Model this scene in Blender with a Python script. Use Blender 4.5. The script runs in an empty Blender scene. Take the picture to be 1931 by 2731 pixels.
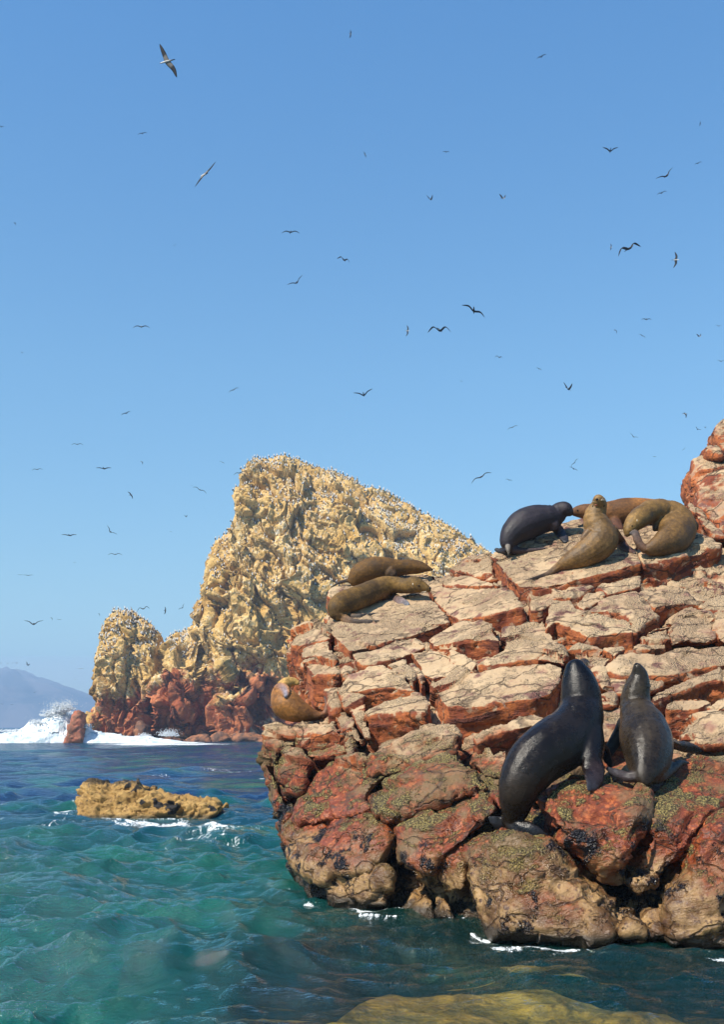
import bpy, bmesh, math, random
import numpy as np
from mathutils import Vector, Matrix
from mathutils.kdtree import KDTree
random.seed(7); rng = np.random.default_rng(7)
scene = bpy.context.scene
COL = scene.collection

# ------------------------------------------------------------------ camera
F, CX, HY, CAMZ = 3000.0, 965.5, 1937.0, 1.8      # focal length (photo px), centre column, horizon row, eye height (m)
cam = bpy.data.cameras.new('camera'); cam_o = bpy.data.objects.new('camera', cam); COL.objects.link(cam_o)
cam.sensor_fit = 'HORIZONTAL'; cam.sensor_width = 36; cam.lens = F/1931*36
cam.shift_y = (HY-1365.5)/1931
cam.clip_start = 0.05; cam.clip_end = 20000
cam_o.location = (0, 0, CAMZ); cam_o.rotation_euler = (math.radians(90), 0, 0)
scene.camera = cam_o

# ------------------------------------------------------------------ light
SUN_EL, SUN_AZ = math.radians(50), math.radians(-128)   # azimuth clockwise from +y (into the picture)
sd = Vector((math.sin(SUN_AZ)*math.cos(SUN_EL), math.cos(SUN_AZ)*math.cos(SUN_EL), math.sin(SUN_EL)))
world = bpy.data.worlds.new('World'); scene.world = world; world.use_nodes = True
wn = world.node_tree; bg = wn.nodes['Background']
sky = wn.nodes.new('ShaderNodeTexSky'); sky.sky_type = 'NISHITA'; sky.sun_disc = False
sky.sun_elevation = SUN_EL; sky.sun_rotation = SUN_AZ
sky.altitude = 0; sky.air_density = 1.0; sky.dust_density = 0.35; sky.ozone_density = 3.0
tint = wn.nodes.new('ShaderNodeMix'); tint.data_type = 'RGBA'; tint.blend_type = 'MULTIPLY'; tint.inputs[0].default_value = 1
wn.links.new(sky.outputs[0], tint.inputs[6]); tc = wn.nodes.new('ShaderNodeTexCoord'); sz = wn.nodes.new('ShaderNodeSeparateXYZ'); wn.links.new(tc.outputs['Generated'], sz.inputs[0])
rr = wn.nodes.new('ShaderNodeValToRGB'); wn.links.new(sz.outputs[2], rr.inputs[0]); wn.links.new(rr.outputs[0], tint.inputs[7])
rr.color_ramp.elements[0].position = 0.0; rr.color_ramp.elements[0].color = (.74, .86, .83, 1)
rr.color_ramp.elements[1].position = .60; rr.color_ramp.elements[1].color = (.63, 1.13, 1.38, 1)
for p_, c_ in ((.12, (.79, .95, .90, 1)), (.30, (.80, 1.10, 1.12, 1))):
    e_ = rr.color_ramp.elements.new(p_); e_.color = c_
wn.links.new(tint.outputs[2], bg.inputs[0]); bg.inputs[1].default_value = 0.106
sl = bpy.data.lights.new('sun', 'SUN'); so = bpy.data.objects.new('sun', sl); COL.objects.link(so)
sl.energy = 5.0; sl.angle = math.radians(0.5); sl.color = (1, 0.92, 0.79)
so.rotation_euler = sd.to_track_quat('Z', 'Y').to_euler()
scene.view_settings.view_transform = 'Standard'; scene.view_settings.look = 'None'
scene.view_settings.exposure = 0.60; scene.view_settings.gamma = 1
scene.render.resolution_x, scene.render.resolution_y = 725, 1024

# ------------------------------------------------------------------ helpers
def P(u, v, D):
    return np.stack([(np.asarray(u, float)-CX)*D/F, np.asarray(D, float)*np.ones_like(np.asarray(u, float)),
                     CAMZ+(HY-np.asarray(v, float))*D/F], -1)

def tag(o, label=None, cat=None, group=None, kind=None):
    if label: o['label'] = label
    if cat: o['category'] = cat
    if group: o['group'] = group
    if kind: o['kind'] = kind
    return o

def mesh_obj(name, V, Fc, mat, parent=None, smooth=True):
    me = bpy.data.meshes.new(name)
    V = np.asarray(V, np.float32)
    if isinstance(Fc, np.ndarray):
        me.vertices.add(len(V)); me.vertices.foreach_set('co', V.ravel())
        n, k = Fc.shape
        me.loops.add(n*k); me.loops.foreach_set('vertex_index', Fc.astype(np.int32).ravel())
        me.polygons.add(n); me.polygons.foreach_set('loop_start', np.arange(0, n*k, k, dtype=np.int32))
        me.update(calc_edges=True); me.validate()
    else:
        me.from_pydata([tuple(map(float, p)) for p in V], [], Fc)
    if smooth: me.polygons.foreach_set('use_smooth', np.ones(len(me.polygons), bool))
    if mat: me.materials.append(mat)
    o = bpy.data.objects.new(name, me); COL.objects.link(o)
    if parent: o.parent = parent
    return o

def _h(ix, iy, iz, s):
    n = (ix.astype(np.int64)*73856093 ^ iy.astype(np.int64)*19349663 ^ iz.astype(np.int64)*83492791 ^ np.int64(s*2654435)) & 0xffffffff
    n = ((n >> 13) ^ n) * 1274126177 & 0xffffffff
    n = ((n >> 16) ^ n) * 2246822519 & 0xffffffff
    return ((n >> 8) & 0xffff).astype(np.float32)/65535.0

def noise(p, scale, seed=0, octaves=1):
    """value noise, about -1..1"""
    out = 0; amp = 1; tot = 0
    for k in range(octaves):
        q = p*(scale*2**k)+seed*7.31+k*3.7
        i = np.floor(q); f = (q-i).astype(np.float32); f = f*f*f*(f*(f*6-15)+10)
        r = 0
        for dx in (0, 1):
            for dy in (0, 1):
                for dz in (0, 1):
                    w = (f[:, 0] if dx else 1-f[:, 0])*(f[:, 1] if dy else 1-f[:, 1])*(f[:, 2] if dz else 1-f[:, 2])
                    r = r+w*_h(i[:, 0]+dx, i[:, 1]+dy, i[:, 2]+dz, seed+1)
        out = out+amp*(r*2-1); tot += amp; amp *= 0.5
    return out/tot*1.4

def worley(p, scale, seed=0, facet=1.0):
    """(F1, F2-F1, faceted value): every cell is a tilted flat plane, which reads as broken rock"""
    q = (p*scale).astype(np.float32); i = np.floor(q)
    f1 = np.full(len(p), 9, np.float32); f2 = f1.copy(); val = np.zeros(len(p), np.float32)
    for dx in (-1, 0, 1):
        for dy in (-1, 0, 1):
            for dz in (-1, 0, 1):
                c0, c1, c2 = i[:, 0]+dx, i[:, 1]+dy, i[:, 2]+dz
                a, b, c = _h(c0, c1, c2, seed+11), _h(c0, c1, c2, seed+23), _h(c0, c1, c2, seed+37)
                d0, d1, d2 = q[:, 0]-c0-a, q[:, 1]-c1-b, q[:, 2]-c2-c
                d = np.sqrt(d0*d0+d1*d1+d2*d2)
                t = a-.5+facet*((b-.5)*d0*1.6+(c-.5)*d1*1.6+(a*7 % 1-.5)*d2*1.6)
                m = d < f1
                f2 = np.where(m, f1, np.minimum(f2, d)); val = np.where(m, t, val); f1 = np.where(m, d, f1)
    return f1, f2-f1, val

def vnormals(me):
    n = np.empty(len(me.vertices)*3, np.float32); me.vertices.foreach_get('normal', n); return n.reshape(-1, 3)
def coords(me):
    n = np.empty(len(me.vertices)*3, np.float32); me.vertices.foreach_get('co', n); return n.reshape(-1, 3)

def remeshed(V, Fc, voxel, smooth_it, smooth_f=0.5):
    """voxel-remeshed and smoothed copy of raw geometry, as a new mesh"""
    me = bpy.data.meshes.new('raw'); me.from_pydata([tuple(map(float, p)) for p in V], [], Fc)
    bm = bmesh.new(); bm.from_mesh(me); bmesh.ops.recalc_face_normals(bm, faces=bm.faces); bm.to_mesh(me); bm.free()
    o = bpy.data.objects.new('raw', me); COL.objects.link(o)
    r = o.modifiers.new('r', 'REMESH'); r.mode = 'VOXEL'; r.voxel_size = voxel; r.use_smooth_shade = True
    if smooth_it:
        s = o.modifiers.new('s', 'SMOOTH'); s.factor = smooth_f; s.iterations = smooth_it
    dg = bpy.context.evaluated_depsgraph_get()
    out = bpy.data.meshes.new_from_object(o.evaluated_get(dg))
    bpy.data.objects.remove(o); bpy.data.meshes.remove(me)
    return out

# ------------------------------------------------------------------ node helpers
class NT:
    def __init__(s, name):
        s.m = bpy.data.materials.new(name); s.m.use_nodes = True; s.t = s.m.node_tree
        s.b = s.t.nodes['Principled BSDF']; s.out = s.t.nodes['Material Output']
        s.geo = s.n('ShaderNodeNewGeometry'); s.pos = s.geo.outputs['Position']
        s.sep = s.n('ShaderNodeSeparateXYZ'); s.l(s.pos, s.sep.inputs[0])
        s.nsep = s.n('ShaderNodeSeparateXYZ'); s.l(s.geo.outputs['Normal'], s.nsep.inputs[0])
    def n(s, t): return s.t.nodes.new(t)
    def l(s, a, b): s.t.links.new(a, b)
    def put(s, v, sock):
        if hasattr(v, 'default_value') or hasattr(v, 'links'): s.l(v, sock)
        else: sock.default_value = v if not isinstance(v, tuple) or len(v) == 4 or sock.type == 'VECTOR' else (*v, 1)
    def math(s, op, a, b=0.0, clamp=False):
        n = s.n('ShaderNodeMath'); n.operation = op; n.use_clamp = clamp; s.put(a, n.inputs[0]); s.put(b, n.inputs[1]); return n.outputs[0]
    def mix(s, f, a, b):
        n = s.n('ShaderNodeMix'); n.data_type = 'RGBA'; s.put(f, n.inputs[0]); s.put(a, n.inputs[6]); s.put(b, n.inputs[7]); return n.outputs[2]
    def scaled(s, sc):
        n = s.n('ShaderNodeMapping'); s.l(s.pos, n.inputs[0]); n.inputs['Scale'].default_value = sc; return n.outputs[0]
    def noise(s, scale, detail=4, rough=.55, vec=None, dist=0):
        n = s.n('ShaderNodeTexNoise'); s.l(vec or s.pos, n.inputs['Vector'])
        n.inputs['Scale'].default_value = scale; n.inputs['Detail'].default_value = detail
        n.inputs['Roughness'].default_value = rough; n.inputs['Distortion'].default_value = dist; return n.outputs['Fac']
    def vor(s, scale, feat='F1', out='Distance', vec=None, rand=1.0):
        n = s.n('ShaderNodeTexVoronoi'); n.feature = feat; s.l(vec or s.pos, n.inputs['Vector'])
        n.inputs['Scale'].default_value = scale; n.inputs['Randomness'].default_value = rand; return n.outputs[out]
    def ramp(s, f, lo, hi, a=0.0, b=1.0):
        n = s.n('ShaderNodeMapRange'); n.interpolation_type = 'SMOOTHSTEP'; s.put(f, n.inputs[0])
        for k, v in zip((1, 2, 3, 4), (lo, hi, a, b)): n.inputs[k].default_value = v
        return n.outputs[0]
    def bump(s, h, strength, dist, prev=None):
        n = s.n('ShaderNodeBump'); s.put(h, n.inputs['Height']); n.inputs['Strength'].default_value = strength
        n.inputs['Distance'].default_value = dist
        if prev: s.l(prev, n.inputs['Normal'])
        return n.outputs[0]
    def fin(s, col=None, rough=None, nor=None, spec=None):
        if col is not None: s.put(col, s.b.inputs['Base Color'])
        if rough is not None: s.put(rough, s.b.inputs['Roughness'])
        if nor is not None: s.l(nor, s.b.inputs['Normal'])
        if spec is not None: s.b.inputs['Specular IOR Level'].default_value = spec
        return s.m

# ------------------------------------------------------------------ materials
def outcrop_material(name, shift=0.0, recess_shade=0.0):
    t = NT(name)
    z = t.sep.outputs[2]; nz = t.nsep.outputs[2]
    big, mid, fine, grit = t.noise(.9, 3), t.noise(4, 5), t.noise(22, 6, .65), t.noise(90, 3, .7)
    def dot3(v):
        n = t.n('ShaderNodeVectorMath'); n.operation = 'DOT_PRODUCT'; t.l(t.pos, n.inputs[0]); n.inputs[1].default_value = v; return n.outputs['Value']
    cb = t.n('ShaderNodeCombineXYZ'); bb = np.array([-.30, -.42, .86]); bb /= np.linalg.norm(bb); bx_ = np.cross([0, 1, 0], bb); bx_ /= np.linalg.norm(bx_); by_ = np.cross(bb, bx_)
    t.l(dot3(tuple(bx_*1.1)), cb.inputs[0]); t.l(dot3(tuple(by_*1.1)), cb.inputs[1]); t.l(dot3(tuple(bb*9)), cb.inputs[2])
    strata = t.noise(1, 5, .6, cb.outputs[0]); strat2 = t.noise(3.5, 5, .65, cb.outputs[0])
    top = t.ramp(t.math('ADD', nz, t.math('MULTIPLY', t.math('SUBTRACT', mid, .5), 1.1)), .22+shift, .52+shift)
    # bleached crust on the dry slab tops
    crust = t.mix(t.ramp(big, .35, .65), (.35, .235, .135), (.44, .31, .18))
    crust = t.mix(t.ramp(mid, .54, .72), crust, (.27, .145, .10))
    crust = t.mix(t.ramp(t.noise(2.3, 4, .6), .59, .68), crust, (.15, .065, .05))
    crust = t.mix(t.ramp(fine, .58, .74), crust, (.52, .39, .25))
    crust = t.mix(t.ramp(t.noise(48, 3, .6), .66, .72), crust, (.16, .10, .07))
    # fresh red broken faces
    red = t.mix(t.ramp(mid, .35, .65), (.19, .042, .015), (.42, .125, .036))
    red = t.mix(t.ramp(fine, .50, .70), red, (.10, .035, .024))
    red = t.mix(t.ramp(t.noise(7, 5, .6), .58, .68), red, (.40, .25, .15))
    red = t.mix(t.ramp(strata, .54, .66), red, (.11, .030, .016))
    crust = t.mix(t.ramp(strat2, .60, .70), crust, (.20, .12, .075))
    dry = t.mix(top, red, crust)
    # tidal zone: red film, olive barnacles, ochre, mussels and painted recess shade
    zz = t.math('ADD', z, t.math('MULTIPLY', t.math('SUBTRACT', t.noise(1.5, 4), .5), 1.5))
    barn = t.mix(t.ramp(t.noise(60, 2, .5), .42, .60), (.050, .036, .012), (.27, .205, .065))
    barnmask = t.math('MULTIPLY', t.ramp(t.math('ADD', t.math('ADD', t.math('MULTIPLY', strata, .55), t.math('MULTIPLY', t.noise(5, 6, .75), .45)), t.math('MULTIPLY', nz, .09)), .545, .62), t.ramp(zz, .35, .6))
    tidal = t.mix(t.ramp(fine, .45, .7), (.15, .028, .009), (.40, .11, .032))
    tidal = t.mix(t.ramp(strat2, .52, .64), tidal, (.055, .022, .012))
    tidal = t.mix(t.ramp(t.noise(1.1, 5, .65), .47, .62), tidal, (.15, .09, .04))
    tidal = t.mix(barnmask, tidal, barn)
    ochre = t.mix(t.ramp(mid, .35, .65), (.11, .055, .022), (.32, .19, .075))
    ochre = t.mix(t.ramp(fine, .5, .66), ochre, (.075, .036, .02))
    tidal = t.mix(t.ramp(zz, .75, .30), tidal, ochre)
    mussel_shade = t.math('MULTIPLY', t.ramp(t.noise(2.6, 5, .75), .55-recess_shade, .61-recess_shade), t.ramp(zz, 1.1+recess_shade*4, .7+recess_shade*4))
    tidal = t.mix(mussel_shade, tidal, (.012, .010, .012))
    tidal = t.mix(t.ramp(z, .10, .02), tidal, (.05, .035, .02))
    col = t.mix(t.ramp(zz, 1.75, 1.35), dry, tidal)
    # cracks
    dv = t.n('ShaderNodeVectorMath'); dv.operation = 'ADD'; wv = t.n('ShaderNodeTexNoise'); t.l(t.pos, wv.inputs['Vector']); wv.inputs['Scale'].default_value = 3
    sc = t.n('ShaderNodeVectorMath'); sc.operation = 'SCALE'; t.l(wv.outputs['Color'], sc.inputs[0]); sc.inputs['Scale'].default_value = .35
    t.l(t.pos, dv.inputs[0]); t.l(sc.outputs[0], dv.inputs[1])
    mp = t.n('ShaderNodeMapping'); t.l(dv.outputs[0], mp.inputs[0]); mp.inputs['Rotation'].default_value = (.5, .35, .65); mp.inputs['Scale'].default_value = (.55, 2.0, 2.2)
    crack = t.ramp(t.vor(.85, 'DISTANCE_TO_EDGE', vec=mp.outputs[0]), .0, .022)
    crk2 = t.ramp(t.vor(3.0, 'DISTANCE_TO_EDGE', vec=mp.outputs[0]), .0, .04)
    crk2 = t.math('MAXIMUM', crk2, t.ramp(t.noise(2.1, 2), .34, .40))
    cr = t.math('MULTIPLY', crack, crk2)
    col = t.mix(t.math('MULTIPLY', t.math('SUBTRACT', 1.0, cr), .7), col, (.06, .033, .02))
    nor = t.bump(cr, .9, .03)
    nor = t.bump(mid, .45, .035, nor)
    nor = t.bump(fine, .7, .022, nor)
    nor = t.bump(strata, .7, .05, nor); nor = t.bump(strat2, .5, .02, nor)
    nor = t.bump(grit, .55, .008, nor)
    nor = t.bump(t.math('MULTIPLY', t.math('MAXIMUM', barnmask, mussel_shade), t.vor(45)), 1.0, .03, nor)
    ro = t.math('ADD', t.ramp(zz, .5, 1.6, .20, .85), t.math('MULTIPLY', t.ramp(mid, .4, .6), .15))
    return t.fin(col, ro, nor, .4)

def cliff_material():
    t = NT('guano_cliff_rock'); z = t.sep.outputs[2]; x = t.sep.outputs[0]; nz = t.nsep.outputs[2]
    st = t.scaled((1, 1, .55))
    big, mid, fine = t.noise(.07, 4), t.noise(.45, 5, .6, st), t.noise(2.2, 6, .7)
    och = t.mix(t.ramp(mid, .35, .65), (.50, .30, .085), (.62, .42, .17))
    och = t.mix(t.ramp(t.noise(.2, 4), .52, .68), och, (.42, .25, .08))
    busy = t.ramp(t.noise(.16, 3), .40, .60)
    och = t.mix(t.math('MULTIPLY', busy, t.ramp(fine, .50, .62)), och, (.74, .60, .38))
    och = t.mix(t.math('MULTIPLY', busy, t.ramp(t.noise(.9, 4, .7), .60, .66)), och, (.74, .68, .56))
    och = t.mix(t.ramp(t.noise(3.1, 3, .6), .60, .66), och, (.09, .065, .04))
    red = t.mix(t.ramp(mid, .35, .65), (.24, .060, .024), (.48, .165, .065))
    red = t.mix(t.ramp(fine, .56, .68), red, (.52, .30, .18))
    red = t.mix(t.ramp(t.noise(.3, 4), .62, .70), red, (.50, .36, .25))
    red = t.mix(t.ramp(t.noise(.5, 5, .7), .54, .64), red, (.09, .035, .022))
    h = t.math('ADD', z, t.math('MULTIPLY', t.math('SUBTRACT', t.noise(.12, 5, .65), .5), 27))
    h = t.math('ADD', h, t.ramp(x, -36, -24, 4.5, -1.5))
    col = t.mix(t.ramp(h, 5.2, 8.2), red, och)
    base = t.mix(t.ramp(fine, .45, .6), (.30, .18, .08), (.07, .045, .03))
    col = t.mix(t.ramp(t.math('ADD', z, t.math('MULTIPLY', mid, 1.5)), 2.0, 1.2), col, base)
    nor = t.bump(mid, .8, 1.2); nor = t.bump(t.vor(1.1, vec=st), .35, .4, nor); nor = t.bump(fine, .8, .28, nor)
    return t.fin(col, .92, nor, .25)

def simple(name, c1, c2, sc, rough, bd=0.0, lo=.4, hi=.6, spec=.4):
    t = NT(name); f = t.noise(sc, 5, .65)
    nor = t.bump(f, .8, bd) if bd else None
    return t.fin(t.mix(t.ramp(f, lo, hi), c1, c2), rough, nor, spec)

M_ROCK = outcrop_material('outcrop_rock')
M_BED = outcrop_material('bedrock_rock', .0, .07)  # wider black patches paint in the shade of the hollows between boulders
M_RED = outcrop_material('red_boulder_rock', .16)
M_CLIFF = cliff_material()

def fur_material(name, rough, spec, coat=0.0, sheen=0.0):
    t = NT(name); at = t.n('ShaderNodeAttribute'); at.attribute_name = 'fur'; c = at.outputs['Color']
    f1, f2 = t.noise(3.5, 4, .6), t.noise(30, 5, .7)
    hs = t.n('ShaderNodeHueSaturation'); t.l(c, hs.inputs['Color']); t.put(t.ramp(f1, .3, .7, .55, 1.4), hs.inputs['Value'])
    hs2 = t.n('ShaderNodeHueSaturation'); t.l(hs.outputs[0], hs2.inputs['Color']); t.put(t.ramp(f2, .35, .7, .75, 1.4), hs2.inputs['Value'])
    fv = t.scaled((30, 30, 90))
    nor = t.bump(t.noise(1, 4, .7, fv), .6, .008); nor = t.bump(t.noise(14, 3), .12, .006, nor)
    t.fin(hs2.outputs[0], t.ramp(t.math('ADD', f1, t.math('MULTIPLY', f2, .4)), .4, .95, rough, rough+.26), nor, spec)
    t.b.inputs['Coat Weight'].default_value = coat; t.b.inputs['Coat Roughness'].default_value = .22
    return t.m
M_WET = fur_material('wet_sea_lion_fur', .13, .27, .0)
M_DAMP = fur_material('damp_sea_lion_fur', .42, .35, .0)
M_DRY = fur_material('dry_sea_lion_fur', .6, .3)
M_EYE = simple('eye_black', (.006, .005, .005), (.01, .008, .008), 50, .08)
M_WHISK = simple('whisker_pale', (.5, .42, .3), (.6, .5, .38), 5, .5)

def water_material():
    t = NT('sea_water')
    at = t.n('ShaderNodeAttribute'); at.attribute_name = 'foam'; foam = at.outputs['Fac']
    au = t.n('ShaderNodeAttribute'); au.attribute_name = 'turbid'
    ag = t.n('ShaderNodeAttribute'); ag.attribute_name = 'deep'; deep = ag.outputs['Fac']
    ln = t.n('ShaderNodeVectorMath'); ln.operation = 'LENGTH'; t.l(t.pos, ln.inputs[0]); dist = ln.outputs['Value']
    w1 = t.noise(1, 5, .62, t.scaled((.9, 1.7, 1))); w2 = t.noise(1, 5, .68, t.scaled((4.5, 9, 4)))
    w3 = t.noise(1, 5, .65, t.scaled((.14, .30, .2)))
    nor = t.bump(t.noise(1, 4, .65, t.scaled((13, 24, 12))), .8, .012)
    nor = t.bump(w2, 1.0, .065, nor)
    nor = t.bump(t.math('MULTIPLY', w1, t.ramp(dist, 10, 40, .25, 1.0)), .9, .22, nor)
    nor = t.bump(t.math('MULTIPLY', w3, t.ramp(dist, 30, 120)), 1.0, 1.5, nor)
    # scattering body colour: blue-green over deep water, greener over the shelf
    body = t.mix(deep, (.003, .062, .058), (.001, .022, .078))
    body = t.mix(t.ramp(t.noise(.35, 3), .45, .7), body, (.004, .088, .060))
    dif = t.n('ShaderNodeBsdfDiffuse'); t.l(body, dif.inputs[0]); t.l(nor, dif.inputs['Normal'])
    tr = t.n('ShaderNodeBsdfTransparent'); tr.inputs[0].default_value = (.90, .95, .85, 1)
    gl = t.n('ShaderNodeBsdfGlossy'); gl.inputs['Roughness'].default_value = .06; t.l(nor, gl.inputs['Normal'])
    gl.inputs['Color'].default_value = (1, 1, 1, 1)
    fr = t.n('ShaderNodeFresnel'); fr.inputs['IOR'].default_value = 1.38; t.l(nor, fr.inputs['Normal'])
    m1 = t.n('ShaderNodeMixShader'); t.l(au.outputs['Fac'], m1.inputs[0]); t.l(tr.outputs[0], m1.inputs[1]); t.l(dif.outputs[0], m1.inputs[2])
    m2 = t.n('ShaderNodeMixShader'); t.l(fr.outputs[0], m2.inputs[0]); t.l(m1.outputs[0], m2.inputs[1]); t.l(gl.outputs[0], m2.inputs[2])
    fo = t.n('ShaderNodeBsdfDiffuse'); fo.inputs[0].default_value = (.80, .83, .83, 1)
    fx = t.math('ADD', foam, t.math('MULTIPLY', t.math('SUBTRACT', t.noise(1, 6, .8, t.scaled((7, 3.6, 4)), 1.2), .5), 1.9))
    m3 = t.n('ShaderNodeMixShader'); t.put(t.math('MULTIPLY', t.ramp(fx, .46, .74), t.ramp(foam, .05, .3)), m3.inputs[0])
    t.l(m2.outputs[0], m3.inputs[1]); t.l(fo.outputs[0], m3.inputs[2])
    t.l(m3.outputs[0], t.out.inputs['Surface'])
    va = t.n('ShaderNodeVolumeAbsorption'); va.inputs['Color'].default_value = (.55, .80, .58, 1); va.inputs['Density'].default_value = .75
    t.l(va.outputs[0], t.out.inputs['Volume'])
    return t.m
M_WATER = water_material()

# ------------------------------------------------------------------ the sea
def build_sea():
    rows = [3.0]
    while rows[-1] < 2600:
        r = rows[-1]; rows.append(r*(1.0038 if r < 30 else 1.010 if r < 200 else 1.03))
    rows = np.array(rows); nc = 620
    s = np.linspace(-1, 1, nc); tang = s*.42+np.sign(s)*np.abs(s)**6*.45        # tan of the bearing, dense where it is seen
    R, Tn = np.meshgrid(rows, tang, indexing='ij')
    X, Y = R*Tn, R.copy()
    Z = np.zeros_like(X); foam = np.zeros_like(X)
    dr = np.gradient(rows)[:, None]
    g = np.random.default_rng(3)
    Xs, Ys = X.copy(), Y.copy()
    for k in range(80):
        lam = .16*(26 ** (k/79.0)); th = math.radians(-98+g.normal(0, 36)); kk = 2*math.pi/lam
        amp = .0128*lam**.80*(1.0 if lam < 1.2 else .78); kx, ky = kk*math.cos(th), kk*math.sin(th)
        ph = g.uniform(0, 6.28); att = np.clip((lam/(2.6*dr)-1), 0, 1)
        a = kx*X+ky*Y+ph
        Z += amp*att*np.sin(a); Xs += amp*att*math.cos(th)*np.cos(a)*.8; Ys += amp*att*math.sin(th)*np.cos(a)*.8
    pts = np.stack([X.ravel(), Y.ravel(), np.zeros(X.size)], 1)
    # two steeper swells rolling past the low rock, and calmer water in the lee of the outcrop
    grp = (.7+.6*noise(pts*np.array([.5, .5, 1]), .5, 5, 2)).reshape(X.shape)
    def crest(y0, x0, x1, h, w, slope, seed):
        yy = y0+slope*(X-(x0+x1)/2)+.5*noise(pts, .6, seed).reshape(X.shape)
        m = np.clip((X-x0)/1.2, 0, 1)*np.clip((x1-X)/1.2, 0, 1); m = m*m*(3-2*m)
        d = (Y-yy)/w
        return h*m*np.exp(-np.where(d < 0, (d*1.5)**2, (d*.8)**2)), m*np.exp(-((d-.1)*2.2)**2)
    cal = 1-.45*np.clip((X+1.6)/1.5, 0, 1)*np.clip((13-Y)/3, 0, 1)
    Z = Z*grp*cal
    n3 = noise(pts*np.array([1, 1.6, 1]), 2.6, 27, 3).reshape(X.shape)
    for (y0, x0, x1, h, w, sl_, fo) in ((23.6, -4.4, -1.4, .18, .7, .10, 1.0), (20.3, -9, -3.6, .15, .6, -.05, .5), (18.7, -3.2, -1.0, .13, .5, .08, .9),
                                    (17.6, -7.5, -4.2, .12, .5, .06, .6), (15.6, -2.6, -1.2, .07, .3, .0, .9), (12.4, -6, -2.5, .10, .5, .05, .0), (7.0, -.9, 3.5, .02, .3, .1, .25)):
        zc, fm = crest(y0, x0, x1, h, w, sl_, int(y0*3)); Z += zc; foam = np.maximum(foam, fm*fo*.8*np.clip(.55+n3*.9, 0, 1))
    n1 = noise(pts*np.array([.8, .5, 1]), .8, 21, 4).reshape(X.shape)
    n2 = noise(pts*np.array([1.0, .25, 1]), .09, 22, 4).reshape(X.shape)
    band = np.exp(-((Y-21.5)/4.5)**2)*np.clip((-0.9-X)/1.0, 0, 1)
    foam = np.maximum(foam, band*np.clip(n1*.9+.22, 0, 1))
    foam = np.maximum(foam, np.exp(-((Y-13.5)/2.0)**2)*np.clip((-0.6-X)/.8, 0, 1)*np.clip(n1*1.2-.38, 0, .6))
    mid = np.clip((Y-30)/6, 0, 1)*np.clip((60-Y)/20, 0, 1)
    n4 = noise(pts*np.array([.5, .45, 1]), .7, 25, 4).reshape(X.shape)
    foam = np.maximum(foam, mid*np.clip(n4*1.5-.22, 0, .62))
    far = np.clip((Y-72)/12, 0, 1)*np.clip((128-Y)/6, 0, 1)
    foam = np.maximum(foam, far*np.clip(n2*1.4+.10, 0, .8))
    foam = np.maximum(foam, np.exp(-((Y-116)/9)**2)*np.clip(.45+n2, 0, .85)*np.clip((-8-X)/6, 0, 1))
    # wash round the low rock and along the foot of the outcrop
    rx, ry = X+4.35, Y-22.8
    e = np.sqrt((rx/1.7)**2+(ry/.8)**2); foam = np.maximum(foam, np.exp(-((e-1.05)/.22)**2)*(.55+.35*n1)*np.where(ry < .2, 1, .5))
    fxs = np.linspace(-1.4, 3.6, 200); fy = []
    for x_ in fxs:
        best = 99
        for z_ in (.02, .10, .20, .32):
            hit, loc, *_r = scene.ray_cast(_dg, Vector((x_, 6.5, z_)), Vector((0, 1, 0)), distance=8)
            if hit: best = min(best, loc.y)
        fy.append(best)
    foot = np.interp(X, fxs, fy); foot = np.where(foot > 20, 99, foot)
    foam = np.maximum(foam, np.exp(-((Y-foot+.05)/.11)**2)*np.clip(n3*.9+.46, 0, .66))
    foam = np.maximum(foam, np.exp(-((Y-foot+.35)/.3)**2)*np.clip(n3*1.3-.05, 0, .55))
    Z -= .03
    deep = np.clip((Y-16)/12, 0, 1)
    turbid = .95-.72*np.clip((X+1.7+.4*n1)/1.6, 0, 1)*np.clip((14.5-Y)/3, 0, 1)
    turbid = np.minimum(turbid, .95-.72*np.clip((9.2-Y)/1.3, 0, 1)*np.clip((X+1.25+.25*n1)/.6, 0, 1))
    nr = len(rows); V = np.stack([Xs, Ys, Z], -1).reshape(-1, 3)
    idx = np.arange(nr*nc).reshape(nr, nc)
    top = np.stack([idx[:-1, :-1], idx[:-1, 1:], idx[1:, 1:], idx[1:, :-1]], -1).reshape(-1, 4)
    # a skirt and a floor close the body of water
    border = np.concatenate([idx[0, :], idx[1:, -1], idx[-1, -2::-1], idx[-2:0:-1, 0]])
    lo = V[border].copy(); lo[:, 2] = -9
    nb = len(border); li = len(V)+np.arange(nb)
    side = np.stack([border, li, np.roll(li, -1), np.roll(border, -1)], 1)
    V = np.concatenate([V, lo, [[0, 900, -9]]]); c = len(V)-1
    me_f = np.concatenate([top, side])
    o = mesh_obj('sea', V, me_f, M_WATER)
    # floor fan
    bm = bmesh.new(); bm.from_mesh(o.data); bm.verts.ensure_lookup_table()
    cv = bm.verts[c]
    for a, b in zip(li, np.roll(li, -1)):
        bm.faces.new((bm.verts[b], bm.verts[a], cv))
    bm.to_mesh(o.data); bm.free()
    for name, arr in (('foam', foam), ('deep', deep), ('turbid', turbid)):
        at = o.data.attributes.new(name, 'FLOAT', 'POINT'); full = np.zeros(len(V), np.float32); full[:arr.size] = arr.ravel(); at.data.foreach_set('value', full)
    tag(o, kind='structure')
sb = mesh_obj('seabed', [(-2700, 1, -8.8), (2700, 1, -8.8), (2700, 2700, -8.8), (-2700, 2700, -8.8)], [(0, 1, 2, 3)], simple('dark_sand', (.03, .05, .04), (.05, .07, .05), .5, .9))
tag(sb, kind='structure')

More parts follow.
